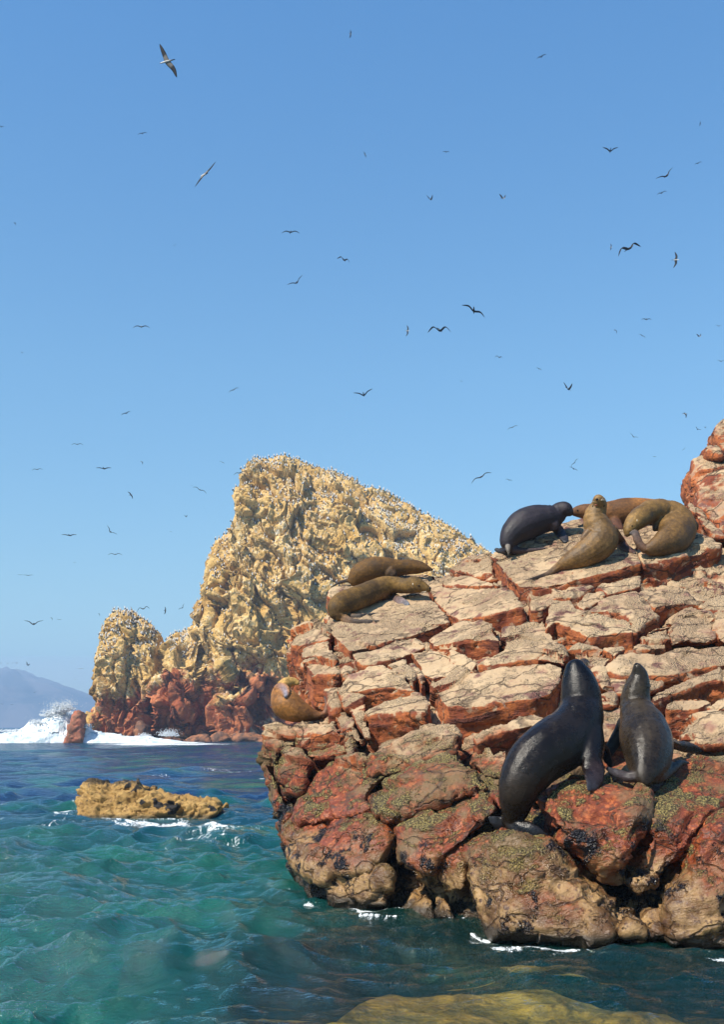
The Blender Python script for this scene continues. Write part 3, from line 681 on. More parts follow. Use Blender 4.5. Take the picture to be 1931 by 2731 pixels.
far_rock([(350,1985),(358,1955),(372,1925),(385,1935),(400,1960),(425,1985)], 139, 3, 1.0, 'ochre buttress stone at the foot of the island left of the cave', 'stones along the island foot', 33, M_REEF, .18, 5)
far_rock([(420,1985),(430,1970),(452,1963),(475,1972),(490,1985)], 134, 2, .5, 'low wave-washed stone left of the sea cave', 'stones along the island foot', 34, M_REEF, .16, 5)
far_rock([(478,1985),(500,1968),(530,1958),(552,1960),(560,1972),(575,1985)], 136, 2.5, .6, 'flat brown stone at the mouth of the sea cave', 'stones along the island foot', 35, M_REEF, .16, 5)
far_rock([(556,1985),(565,1962),(585,1955),(602,1962),(610,1985)], 137, 2, .6, 'rounded brown stone right of the sea cave', 'stones along the island foot', 36, M_REEF, .16, 5)
far_rock([(600,1985),(610,1955),(640,1950),(680,1952),(705,1962),(730,1985)], 138, 3, .9, 'dark weedy ledge at the island foot beside the near outcrop', 'stones along the island foot', 37, M_REEF, .18, 5)
def mid_material():
    t = NT('ochre_rock'); f = t.noise(14, 6, .65); m = t.noise(2.2, 4)
    c = t.mix(t.ramp(m, .35, .65), (.27, .155, .042), (.36, .22, .07)); c = t.mix(t.ramp(f, .50, .66), c, (.15, .08, .025))
    pit = t.math('MULTIPLY', t.ramp(t.noise(3.0, 3, .5), .60, .64), 1.0)
    topd = t.ramp(t.math('ADD', t.sep.outputs[2], t.math('MULTIPLY', t.noise(9, 5, .7), .5)), .82, .94)
    c = t.mix(topd, c, (.06, .04, .018)); c = t.mix(pit, c, (.012, .01, .01))
    c = t.mix(t.ramp(t.sep.outputs[2], .07, .0), c, (.10, .07, .03))
    nor = t.bump(m, .5, .1); nor = t.bump(f, .8, .035, nor); nor = t.bump(pit, -1.0, .05, nor)
    return t.fin(c, .75, nor, .35)
far_rock([(196,2200),(205,2170),(214,2125),(220,2096),(240,2090),(290,2092),(320,2082),(345,2086),(372,2098),(400,2106),(450,2122),(500,2132),(545,2136),(580,2142),(596,2152),(560,2185),(430,2205),(300,2225),(200,2225)], 22.3, .9, .12,
         'long low ochre rock with dark pits standing in the green water', None, 38, mid_material(), .025, 1.0, lean=.7, sm=1, amp=1.5, rough=2.4)
# shelf rock just under the water at the bottom of the view
M_SUB = simple('sunken_rock', (.72, .37, .07), (.28, .14, .035), 2.6, .9, .1, .4, .65)
def sunken(cx, cy, rx, ry, top, lab, seed):
    n, m = 120, 60; a = np.linspace(0, 2*math.pi, n, endpoint=False); r = np.linspace(0, 1, m)
    Rr, Aa = np.meshgrid(r, a, indexing='ij')
    Xx, Yy = cx+rx*Rr*np.cos(Aa)*(1+.12*np.sin(3*Aa+seed)), cy+ry*Rr*np.sin(Aa)*(1+.15*np.sin(2*Aa+seed))
    Zz = top-.10*Rr**2-1.5*np.clip(Rr-.62, 0, 1)**1.4*2.2
    V = np.stack([Xx.ravel(), Yy.ravel(), Zz.ravel()], 1); V[:, 2] += np.minimum(.09*noise(V*np.array([1, 2, 1]), 1.6, seed, 4), -top*.6)
    idx = np.arange(n*m).reshape(m, n); nx = np.roll(idx, -1, 1)
    Fc = np.stack([idx[:-1], idx[1:], nx[1:], nx[:-1]], -1).reshape(-1, 4)
    tag(mesh_obj('sunken_rock', V, Fc, M_SUB), lab, 'rock')
sunken(1.0, 7.45, 2.2, 1.7, -.20, 'yellow rock shelf under the clear shallow water at the bottom of the view', 3)

# ------------------------------------------------------------------ surf
def foam_material():
    t = NT('white_water'); f = t.noise(1.2, 5, .7)
    nor = t.bump(f, .7, .5)
    t.fin(t.mix(t.ramp(f, .35, .6), (.42, .52, .56), (.78, .80, .81)), .8, nor, .3)
    t.b.inputs['Subsurface Weight'].default_value = 0
    return t.m
M_FOAM = foam_material()
def spray_material():
    t = NT('spray'); d = t.n('ShaderNodeBsdfDiffuse'); d.inputs[0].default_value = (.85, .88, .9, 1); r = t.n('ShaderNodeBsdfTranslucent'); r.inputs[0].default_value = (.85, .88, .9, 1)
    m = t.n('ShaderNodeMixShader'); m.inputs[0].default_value = .5; t.l(d.outputs[0], m.inputs[1]); t.l(r.outputs[0], m.inputs[2]); t.l(m.outputs[0], t.out.inputs['Surface']); return t.m
M_SPRAY = spray_material()
def build_surf():
    k = 128/F
    pu = np.array([-300, -60, 40, 70, 100, 120, 135, 150, 165, 175, 215, 228, 260, 300, 350, 400, 450, 480, 560])
    pv = np.array([1960, 1958, 1953, 1944, 1930, 1910, 1896, 1888, 1884, 1896, 1942, 1938, 1953, 1959, 1963, 1966, 1971, 1976, 1980])
    xs = np.linspace((pu[0]-CX)*k, (pu[-1]-CX)*k, 520); h = np.interp(xs, (pu-CX)*k, (CAMZ+(HY-pv)*k))
    ys = np.linspace(0, 1, 70); X, Tt = np.meshgrid(xs, ys, indexing='ij')
    Y = 125.5+Tt*8+.8*np.sin(X*.35); prof = np.where(Tt < .45, np.sin(Tt/.45*math.pi/2)**.8, np.cos((Tt-.45)/.55*math.pi/2)**.8)
    Z = h[:, None]*prof-.05
    V = np.stack([X.ravel(), Y.ravel(), Z.ravel()], 1)
    n = noise(V*np.array([1, 1, 1.2]), .5, 4, 4); _, _, f = worley(V, .9, 6)
    V[:, 2] += np.where(V[:, 2] > .10, .60*n+.35*f, .02*n)*np.clip(V[:, 2], .0, 1.4)/1.2; V[:, 1] += .6*n
    idx = np.arange(X.size).reshape(X.shape)
    Fc = np.stack([idx[:-1, :-1], idx[1:, :-1], idx[1:, 1:], idx[:-1, 1:]], -1).reshape(-1, 4)
    tag(mesh_obj('breaking_wave', V, Fc, M_FOAM), 'white wave breaking round the rocks in front of the island', 'wave', kind='stuff')
    # spray: thrown droplets and clots of foam
    bm_v, bm_f = [], []
    t4 = np.array([(1, 1, 1), (1, -1, -1), (-1, 1, -1), (-1, -1, 1)], float)
    g = np.random.default_rng(11)
    def puff(u, v, su, sv, cnt, r0, r1, D=128, sk=0):
        for _ in range(cnt):
            a, b = g.normal(0, 1), abs(g.normal(0, 1))
            uu, vv = u+a*su+sk*b, v-b*sv
            c = P(uu, vv, D+g.normal(0, .6)); r = g.uniform(r0, r1)*max(.25, 1-.25*b)
            R = t4*r @ np.linalg.qr(g.normal(size=(3, 3)))[0]; n0 = len(bm_v)
            bm_v.extend((c+R).tolist()); bm_f.extend([(n0, n0+1, n0+2), (n0, n0+3, n0+1), (n0, n0+2, n0+3), (n0+1, n0+3, n0+2)])
    puff(160, 1898, 12, 13, 700, .03, .08); puff(180, 1893, 8, 12, 450, .03, .08); puff(135, 1910, 12, 10, 600, .03, .08); puff(112, 1930, 10, 6, 700, .03, .08, sk=-8)
    puff(165, 1885, 24, 15, 300, .02, .05); puff(230, 1940, 8, 6, 250, .03, .07); puff(450, 1962, 12, 8, 600, .03, .08, D=133); puff(385, 1962, 8, 4, 150, .03, .07, D=133)
    puff(60, 1950, 40, 3, 500, .03, .08)
    tag(mesh_obj('sea_spray', bm_v, np.array(bm_f), M_SPRAY, smooth=False), 'spray thrown up where the wave hits the pointed rock', 'spray', kind='stuff')
build_surf()

bpy.context.view_layer.update(); _dg = bpy.context.evaluated_depsgraph_get()
build_sea()

# ------------------------------------------------------------------ sea lions
def spline(pts, n):
    """Catmull-Rom through rows of numbers"""
    p = np.array(pts, float); p = np.concatenate([[2*p[0]-p[1]], p, [2*p[-1]-p[-2]]])
    out = []
    for i in range(1, len(p)-2):
        for t in np.linspace(0, 1, n, endpoint=False):
            a, b, c, d = p[i-1], p[i], p[i+1], p[i+2]
            out.append(.5*((2*b)+(-a+c)*t+(2*a-5*b+4*c-d)*t*t+(-a+3*b-3*c+d)*t**3))
    out.append(p[-2]); return np.array(out)

bpy.context.view_layer.update(); _dg = bpy.context.evaluated_depsgraph_get()
ROCK_NAMES = ('slab', 'boulder', 'bedrock')
def rock_at(u, v):
    o = Vector((0, 0, CAMZ)); d = (Vector(P(u, v, 1.0))-o).normalized()
    for _ in range(4):
        hit, loc, _n2, _i2, ob, _m = scene.ray_cast(_dg, o, d, distance=25)
        if not hit: return None
        if ob.name.split('.')[0] in ROCK_NAMES: return loc.y
        o = loc+d*.01
    return None

class Beast:
    """a continuous animal body: tapered tubes of elliptic section, fused by a voxel remesh.
    rows are (x, y, half width, half depth, distance offset), in the frame of the photo's pixels at the animal's distance"""
    def __init__(s, ox, oy, sc, D):
        s.o = (ox, oy); s.sc = sc; s.D = D; s.V = []; s.Fc = []; s.K = []; s.C = []; s.R = []
    def tube(s, rows, col, col2=None, n=7, seg=18, ridges=0, lay=0, folds=None):
        r = np.array([list(x)+[x[2]*.9, 0][len(x)-3:] if len(x) < 5 else x for x in rows], float)
        q = spline(r, n)
        U, W = s.o[0]+q[:, 0]*s.sc, s.o[1]+q[:, 1]*s.sc
        if folds:
            i0, i1, cnt = folds; ii = np.arange(len(q))/n; m_ = (ii >= i0) & (ii <= i1)
            f_ = 1+.035*np.where(m_, np.sin((ii-i0)/(i1-i0)*cnt*2*math.pi)*np.sin((ii-i0)/(i1-i0)*math.pi), 0); q[:, 2] *= f_; q[:, 3] *= f_
        if lay:
            # a flipper lies on the rock: take its distance from the rock it rests on, blended in from the root
            h = [rock_at(uu, ww) for uu, ww in zip(U, W)]; h = np.array([x if x else np.nan for x in h])
            if np.isfinite(h).sum() > 3:
                ok = np.isfinite(h); h = np.interp(np.arange(len(h)), np.where(ok)[0], h[ok]); h = np.convolve(np.pad(h, 3, mode='edge'), np.ones(7)/7, 'valid')
                tgt = h-s.D-q[:, 3]*s.sc*s.D/F-.02; w_ = np.clip(np.arange(len(h))/(len(h)*.35), 0, 1); q[:, 4] = q[:, 4]*(1-w_)+np.maximum(tgt, q[:, 4]-1.2)*w_
        C = P(U, W, s.D+q[:, 4]); m = s.sc*s.D/F
        ra, rb = np.maximum(q[:, 2], 1)*m, np.maximum(q[:, 3], 1)*m
        tg = np.gradient(C, axis=0); tg /= np.linalg.norm(tg, axis=1)[:, None]+1e-9
        view = np.array([0, 1.0, 0])
        b = view-(tg @ view)[:, None]*tg; b /= np.linalg.norm(b, axis=1)[:, None]+1e-9
        a = np.cross(tg, b)
        base = len(s.V); k = len(q)
        for i in range(k):
            t = i/(k-1); cc = np.array(col)*(1-t)+np.array(col2 or col)*t
            s.K.append(C[i]); s.C.append(cc); s.R.append((ra[i]+rb[i])/2)
            if i: s.K.append((C[i]+C[i-1])/2); s.C.append(cc); s.R.append((ra[i]+rb[i])/2)
            for j in range(seg):
                an = 2*math.pi*j/seg; rr = 1+(ridges and .16*math.cos(5*an))
                s.V.append(C[i]+a[i]*math.cos(an)*ra[i]+b[i]*math.sin(an)*rb[i]*rr)
        for i in range(k-1):
            for j in range(seg):
                j2 = (j+1) % seg; s.Fc.append((base+i*seg+j, base+i*seg+j2, base+(i+1)*seg+j2, base+(i+1)*seg+j))
        for e, fl in ((0, 1), (k-1, 0)):
            dv = (tg[0]*-ra[0]*.6 if e == 0 else tg[-1]*ra[-1]*.6)
            s.V.append(C[e]+dv); c = len(s.V)-1
            for j in range(seg):
                j2 = (j+1) % seg; s.Fc.append((base+e*seg+j2, base+e*seg+j, c) if fl else (base+e*seg+j, base+e*seg+j2, c))
        return s
    def at(s, x, y, d=0):
        return P(s.o[0]+x*s.sc, s.o[1]+y*s.sc, s.D+d)
    def build(s, label, group, mat, vox=.013, wr=1.0, seed=0):
        me = remeshed(s.V, s.Fc, vox, 4)
        V = coords(me); N = vnormals(me)
        d = .011*noise(V, 3.2, seed, 2)*wr+.0022*noise(V, 18, seed+2, 3)*wr
        me.vertices.foreach_set('co', (V+N*d[:, None]).astype(np.float32).ravel())
        K, R, Cc = np.array(s.K), np.maximum(np.array(s.R), .02), np.array(s.C); col = np.ones((len(V), 4), np.float32)
        for i in range(0, len(V), 4000):
            dn = np.linalg.norm(V[i:i+4000, None]-K[None], axis=2)/R[None]; w = 1/(dn**6+1e-4); col[i:i+4000, :3] = (w @ Cc)/w.sum(1)[:, None]
        at = me.attributes.new('fur', 'FLOAT_COLOR', 'POINT'); at.data.foreach_set('color', col.ravel())
        me.name = 'sea_lion'; me.materials.append(mat); me.polygons.foreach_set('use_smooth', np.ones(len(me.polygons), bool))
        o = bpy.data.objects.new('sea_lion', me); COL.objects.link(o)
        tag(o, label, 'sea lion', group); s.ob = o; s.me = me; return s
    def ball(s, name, x, y, d, r, mat, sq=(1, 1, 1), snap=True):
        bm = bmesh.new(); bmesh.ops.create_icosphere(bm, subdivisions=2, radius=1)
        c = Vector(s.at(x, y, d)); m = s.sc*s.D/F*r
        if snap:
            # slide along the sight line onto the skin
            from mathutils.bvhtree import BVHTree
            bv = BVHTree.FromPolygons([v.co for v in s.me.vertices], [p.vertices[:] for p in s.me.polygons])
            o = Vector((0, 0, CAMZ)); h = bv.ray_cast(o, (c-o).normalized())
            if h[0]: c = h[0]+(c-o).normalized()*m*.35
        for v in bm.verts: v.co = Vector((v.co.x*m*sq[0], v.co.y*m*sq[1], v.co.z*m*sq[2]))+c
        me = bpy.data.meshes.new(name); bm.to_mesh(me); bm.free(); me.materials.append(mat)
        me.polygons.foreach_set('use_smooth', np.ones(len(me.polygons), bool))
        o = bpy.data.objects.new(name, me); COL.objects.link(o); o.parent = s.ob
        return s
    def whiskers(s, x, y, d, dirs, L):
        V, Fc = [], []
        for (dx, dy) in dirs:
            a = s.at(x, y, d); b = s.at(x+dx*L*.5, y+dy*L*.5-L*.05, d-.02); c = s.at(x+dx*L, y+dy*L+L*.08, d-.03); n0 = len(V)
            for p, w in ((a, .0022), (b, .0018), (c, .0008)):
                for an in (0, 2.1, 4.2): V.append(p+np.array([math.cos(an)*w, 0, math.sin(an)*w]))
            for i in (0, 3):
                for j in range(3): Fc.append((n0+i+j, n0+i+(j+1) % 3, n0+i+3+(j+1) % 3, n0+i+3+j))
        o = mesh_obj('whiskers', V, Fc, M_WHISK, s.ob); return s

BLK, GRY = (.0035, .003, .0035), (.020, .021, .026)
G_TOP, G_MID, G_LOW = 'sea lions lying on the top slab', 'sea lions asleep on the middle slab', 'wet sea lions above the water'
# the big dark bull: tile zoomed at (1300,1720), 0.3697 px
b = Beast(1300, 1720, .3697, 11.03)
b.tube([(172,1285,60,55,-.38),(195,1200,94,85,-.44),(215,1080,134,115,-.50),(262,960,168,145,-.50),(345,845,192,165,-.44),(455,755,206,178,-.34),(575,670,208,180,-.20),(655,560,182,165,-.08),(680,450,158,150,.06),(672,345,145,135,.08),(655,245,122,115,.10),(642,165,88,85,.12),(645,120,55,55,.14)], (.016,.010,.006), BLK)
b.tube([(690,600,142,125,-.12),(712,710,132,115,-.24),(735,800,100,90,-.34),(755,865,66,55,-.42)], BLK)
b.tube([(660,150,50,45,.10),(690,128,36,34,.30),(715,125,26,26,.40)], BLK)               # muzzle, turned away
b.tube([(748,780,50,50,-.36),(762,860,74,32,-.44),(768,930,80,22,-.50),(752,1000,60,15,-.64),(724,1046,18,8,-.74)], (.03,.012,.008), GRY)
b.tube([(800,700,46,50,.0),(845,770,46,24,.10),(880,840,34,13,.20),(892,885,12,8,.25)], BLK, GRY)
b.tube([(170,1270,55,42,-.42),(235,1318,60,28,-.52),(320,1350,64,22,-.60),(400,1376,44,15,-.62),(465,1396,10,8,-.60)], BLK, GRY, ridges=1)
b.tube([(150,1280,48,38,-.28),(95,1285,50,22,-.34),(45,1262,42,13,-.36),(5,1238,12,6,-.36)], BLK, GRY, ridges=1)
b.tube([(330,1000,90,80,-.05),(350,1100,60,60,.0),(395,1180,40,36,.05),(440,1245,16,16,.05)], BLK)
b.build('big wet black sea lion sitting upright with its head raised beside the smaller one', G_LOW, M_WET, .014, seed=1)
b.whiskers(700, 118, .30, [(.9,.75),(1,.5),(.95,.62),(.8,.9),(.6,.95)], 75)
b.ball('ear', 560, 232, 0, 9, M_EYE, (.6, 1, 1.6))
# its smaller neighbour
b = Beast(1300, 1720, .3697, 11.22)
b.tube([(1140,1015,28,28,-.82),(1138,950,90,76,-.74),(1150,870,140,120,-.62),(1158,780,172,150,-.48),(1150,690,182,160,-.34),(1125,595,168,148,-.20),(1092,510,134,120,-.08),(1070,430,108,104,.03),(1072,355,98,98,.04),(1088,285,84,84,.03),(1095,215,62,62,.02),(1085,165,38,40,.0),(1076,138,22,24,-.01)], (.014,.009,.005), (.040,.029,.017), folds=(5.5, 8.2, 4))
b.tube([(1000,560,60,50,.0),(950,650,48,36,.02),(895,730,44,22,.02),(862,800,34,12,.0),(850,850,12,8,.0)], BLK, GRY)
b.tube([(1290,690,46,50,-.25),(1370,722,38,30,-.10),(1450,738,38,16,.05),(1520,755,28,10,.15),(1556,772,8,6,.2)], BLK, GRY, ridges=1)
b.tube([(1080,950,42,36,-.74),(1010,950,40,26,-.72),(930,920,32,16,-.62),(862,888,14,8,-.52)], (.03,.02,.02), GRY, ridges=1)
b.tube([(1190,965,44,36,-.74),(1270,945,38,26,-.64),(1340,885,32,16,-.50),(1400,848,26,10,-.40),(1460,852,8,6,-.34)], BLK, GRY, ridges=1)
b.build('smaller olive-brown wet sea lion sitting with its pale nose pointed straight up', G_LOW, M_WET, .013, seed=2)
b.ball('nose', 1074, 136, -.05, 13, M_EYE, (1, 1, .7))
b.ball('ear', 1030, 300, 0, 7, M_EYE, (.5, 1, 1.6)); b.ball('ear', 1160, 300, 0, 7, M_EYE, (.5, 1, 1.6))
# top slab, zoomed at (1310,1290), 0.3759 px
K = .3759
b = Beast(1310, 1290, K, 17.12)
b.tube([(110,452,42,40,-.12),(122,410,66,60,-.10),(160,352,94,85,-.05),(225,300,114,100,0),(312,265,114,100,.06),(395,245,98,92,.10),(455,222,80,78,.12),(500,190,62,62,.10),(530,185,54,54,.06),(556,202,36,38,.04),(574,215,18,20,.02)], (.015,.011,.016), (.016,.011,.013), folds=(4.8, 7.5, 3))
b.tube([(440,290,46,40,-.02),(478,330,42,22,-.10),(510,378,40,14,-.16),(532,418,16,8,-.18)], (.035,.02,.02), GRY, lay=1)
b.tube([(150,470,30,26,-.10),(235,476,22,18,-.16),(320,468,16,10,-.16),(408,452,6,5,-.14)], (.06,.035,.03), (.05,.03,.03), lay=1)
b.tube([(112,462,32,26,-.14),(75,478,26,16,-.20),(25,464,14,7,-.20)], BLK, GRY, ridges=1, lay=1)
b.tube([(118,440,22,20,-.24),(122,475,15,13,-.28),(124,506,5,6,-.28)], (.18,.15,.12), (.2,.17,.14))
b.build('dark slate-grey sea lion lying at the left end of the top slab', G_TOP, M_DAMP, .014, seed=3)
b.ball('eye', 548, 178, 0, 6, M_EYE)
b = Beast(1310, 1290, K, 16.0)
b.tube([(478,588,24,22,.05),(510,572,46,40,.04),(570,548,68,60,.02),(655,508,92,82,0),(740,450,114,100,0),(790,390,116,100,.02),(775,335,102,92,.05),(748,280,92,84,.08),(742,225,80,74,.10),(758,180,64,62,.08),(768,145,52,52,.04),(762,112,34,38,-.04),(757,98,20,24,-.08)], (.13,.066,.018), (.21,.12,.038), folds=(6.2, 9.5, 5))
b.tube([(865,330,40,40,.08),(905,400,40,30,.10),(945,450,34,18,.08),(990,478,26,10,.06),(1025,494,8,6,.05)], (.12,.045,.02), (.05,.025,.02), lay=1)
b.tube([(690,340,30,40,-.02),(655,385,20,18,-.06),(642,415,8,8,-.06)], (.16,.08,.03), (.14,.06,.02))
b.tube([(500,575,36,30,.04),(462,600,28,20,.0),(405,638,20,10,-.03),(330,664,16,8,-.04),(222,684,5,5,-.04)], (.13,.07,.03), (.03,.022,.02), ridges=1, lay=1)
b.build('golden-brown sea lion in the middle of the top slab with its chin lifted high', G_TOP, M_DAMP, .012, seed=4)
b.ball('nose', 752, 112, 0, 11, M_EYE, (1.1, 1, .8)); b.ball('eye', 722, 160, 0, 7, M_EYE); b.ball('eye', 800, 158, 0, 7, M_EYE)
b.ball('mouth', 752, 152, 0, 15, simple('mouth_pink', (.18, .06, .03), (.25, .09, .05), 20, .6), (1.4, .5, .4))
b.whiskers(735, 128, -.13, [(-1,-.1),(-1,.15),(-.9,-.35)], 50); b.whiskers(778, 118, -.13, [(.9,-.3),(1,0),(.7,-.6)], 45)
b = Beast(1310, 1290, K, 17.4)
b.tube([(580,208,18,20,0),(605,200,34,32,0),(660,196,50,50,0),(740,205,66,64,0),(850,210,88,84,0),(960,198,94,90,0),(1080,200,95,90,0),(1200,212,98,90,0),(1320,245,98,90,0),(1420,300,70,64,0),(1500,335,36,34,-.05),(1550,352,10,12,-.08)], (.10,.045,.018), (.24,.095,.020))
b.tube([(870,260,40,40,-.1),(905,310,34,22,-.2),(940,335,14,12,-.22)], (.10,.035,.02), (.12,.05,.03))
b.build('reddish-brown sea lion stretched out behind the others at the back of the top slab', G_TOP, M_DRY, .016, seed=5)
b.ball('nose', 578, 205, 0, 10, M_EYE); b.ball('eye', 615, 190, 0, 7, M_EYE)
b = Beast(1310, 1290, K, 16.0)
b.tube([(962,368,18,18,.12),(980,325,46,44,.14),(1020,272,68,62,.20),(1080,225,78,72,.32),(1150,190,82,80,.45),(1222,205,100,92,.55),(1290,250,128,104,.56),(1318,320,146,108,.42),(1290,388,124,98,.22),(1225,428,96,80,.07),(1160,452,66,56,.0),(1100,468,36,34,-.03)], (.17,.095,.024), (.10,.050,.014), folds=(2.6, 6.0, 4))
b.tube([(1180,240,50,50,.46),(1175,290,34,34,.44),(1160,330,16,18,.40)], (.10,.07,.03), (.04,.02,.01))
b.tube([(1100,470,36,30,-.03),(1062,440,30,22,-.04),(1035,390,30,15,-.04),(1020,345,26,10,-.03),(980,355,9,5,-.02)], (.13,.06,.03), (.05,.045,.045), ridges=1)
b.tube([(1400,260,40,50,.62),(1450,300,26,40,.66),(1465,330,10,16,.66)], (.05,.035,.02), (.03,.02,.015))
b.build('golden-brown sea lion curled round on itself to scratch with a hind flipper', G_TOP, M_DAMP, .013, seed=6)
b.ball('eye', 1000, 300, 0, 6, M_EYE); b.ball('ear', 1035, 262, 0, 6, M_WHISK, (.6, 1, 1.6))
# middle slab, zoomed at (700,1460), 0.3081 px
K = .3081
b = Beast(700, 1460, K, 16.9)
b.tube([(640,612,30,28,-.62),(634,575,62,54,-.62),(655,510,92,80,-.58),(740,468,100,84,-.45),(850,425,104,88,-.2),(960,378,102,88,.02),(1060,335,88,80,.12),(1150,322,70,66,.12),(1235,330,68,64,.05),(1310,325,76,66,-.04),(1370,342,58,54,-.06),(1418,358,38,38,-.08),(1448,370,24,24,-.09)], (.105,.055,.013), (.12,.068,.018), folds=(6.5, 9.2, 5))
b.tube([(650,575,54,42,-.66),(705,612,40,28,-.70),(790,640,30,16,-.72),(900,642,26,10,-.66),(1012,632,9,5,-.60)], (.12,.06,.025), (.075,.065,.06), ridges=1, lay=1)
b.tube([(700,580,38,30,-.60),(780,598,28,16,-.56),(880,590,24,9,-.50),(1005,562,8,5,-.42)], (.06,.04,.03), (.075,.07,.065), ridges=1, lay=1)
b.tube([(1010,400,50,50,.0),(1085,425,48,32,-.05),(1165,452,44,18,-.08),(1225,480,36,10,-.08),(1268,496,14,7,-.08)], (.16,.055,.016), (.10,.11,.13), lay=1)
b.build('olive-brown sea lion asleep with its head resting on the slab, nearer of the pair', G_MID, M_DRY, .012, seed=7)
b.ball('nose', 1450, 352, 0, 12, M_EYE); b.ball('eye', 1355, 332, 0, 9, M_EYE, (1.5, 1, .6)); b.ball('ear', 1302, 318, 0, 9, M_WHISK, (.5, 1, 1.3))
b.whiskers(1420, 378, -.17, [(-.8,.35),(-.9,.2),(-.7,.5)], 70)
b = Beast(700, 1460, K, 17.72)
b.tube([(785,320,44,44,0),(805,275,74,64,0),(850,225,94,80,0),(940,190,106,90,0),(1050,178,100,86,0),(1150,180,84,76,0),(1250,172,68,64,0),(1340,172,60,58,0),(1410,178,40,38,-.04),(1462,190,20,20,-.06)], (.105,.050,.011), (.10,.048,.011))
b.tube([(800,290,30,28,0),(735,288,24,14,0),(665,305,16,8,0),(585,348,6,5,0)], (.04,.025,.02), (.035,.03,.03), ridges=1, lay=1)
b.tube([(1100,215,60,50,-.12),(1150,245,34,34,-.16)], (.05,.03,.015), (.04,.02,.012))
b.build('brown sea lion lying behind its neighbour with its snout towards the island', G_MID, M_DRY, .014, seed=8)
b.ball('nose', 1468, 190, 0, 10, M_EYE)
# the golden one on the left ledge, tile A
b = Beast(690, 1440, 1/3, 14.15)
b.tube([(175,1205,66,60,.22),(185,1250,94,86,.10),(215,1305,118,104,.0),(280,1350,110,98,-.04),(360,1378,80,72,-.06),(435,1400,50,46,-.06),(495,1408,34,32,-.06)], (.28,.115,.020), (.12,.045,.012))
b.tube([(190,1175,56,50,.24),(235,1140,50,46,.30),(285,1133,38,38,.32),(322,1150,20,20,.30)], (.42,.25,.07))
b.tube([(500,1405,34,32,-.06),(535,1385,28,24,-.04),(548,1320,22,16,-.02),(530,1262,14,8,.0),(522,1235,5,5,.0)], (.15,.06,.025), (.05,.035,.035), ridges=1)
b.tube([(128,1188,22,26,.05),(165,1172,34,22,.02),(200,1192,46,13,-.05),(216,1228,34,9,-.14),(216,1256,9,6,-.18)], (.16,.06,.02), (.13,.14,.18))
b.build('golden sea lion curled asleep on the left ledge with a grey flipper on its flank', 'sea lion on the low ledge', M_DAMP, .011, seed=9)

# ------------------------------------------------------------------ seabirds
def vcol_mat(name, rough=.7):
    t = NT(name); at = t.n('ShaderNodeAttribute'); at.attribute_name = 'plumage'; return t.fin(at.outputs['Color'], rough, None, .3)
M_BIRD = vcol_mat('plumage')
def set_plumage(me, cols):
    at = me.attributes.new('plumage', 'FLOAT_COLOR', 'POINT'); c = np.ones((len(me.vertices), 4), np.float32); c[:, :3] = cols; at.data.foreach_set('color', c.ravel())
DK, WH, BR = (.009, .008, .008), (.62, .60, .56), (.06, .045, .035)

def loft(V, C, Fc, pts, rad, flat, up, cols, seg=8):
    base = len(V); k = len(pts); pts = np.array(pts, float); tg = np.gradient(pts, axis=0); tg /= np.linalg.norm(tg, axis=1)[:, None]+1e-9
    b = up-(tg @ up)[:, None]*tg; b /= np.linalg.norm(b, axis=1)[:, None]+1e-9; a = np.cross(tg, b)
    for i in range(k):
        for j in range(seg):
            an = 2*math.pi*j/seg; V.append(pts[i]+a[i]*math.cos(an)*rad[i]+b[i]*math.sin(an)*rad[i]*flat[i])
            c = cols[i]; C.append(c[0] if (isinstance(c[0], tuple) and math.sin(an) < .1) else (c[1] if isinstance(c[0], tuple) else c))
    for i in range(k-1):
        for j in range(seg):
            j2 = (j+1) % seg; Fc.append((base+i*seg+j, base+i*seg+j2, base+(i+1)*seg+j2, base+(i+1)*seg+j))
    Fc.append(tuple(base+j for j in range(seg))[::-1]); Fc.append(tuple(base+(k-1)*seg+j for j in range(seg)))

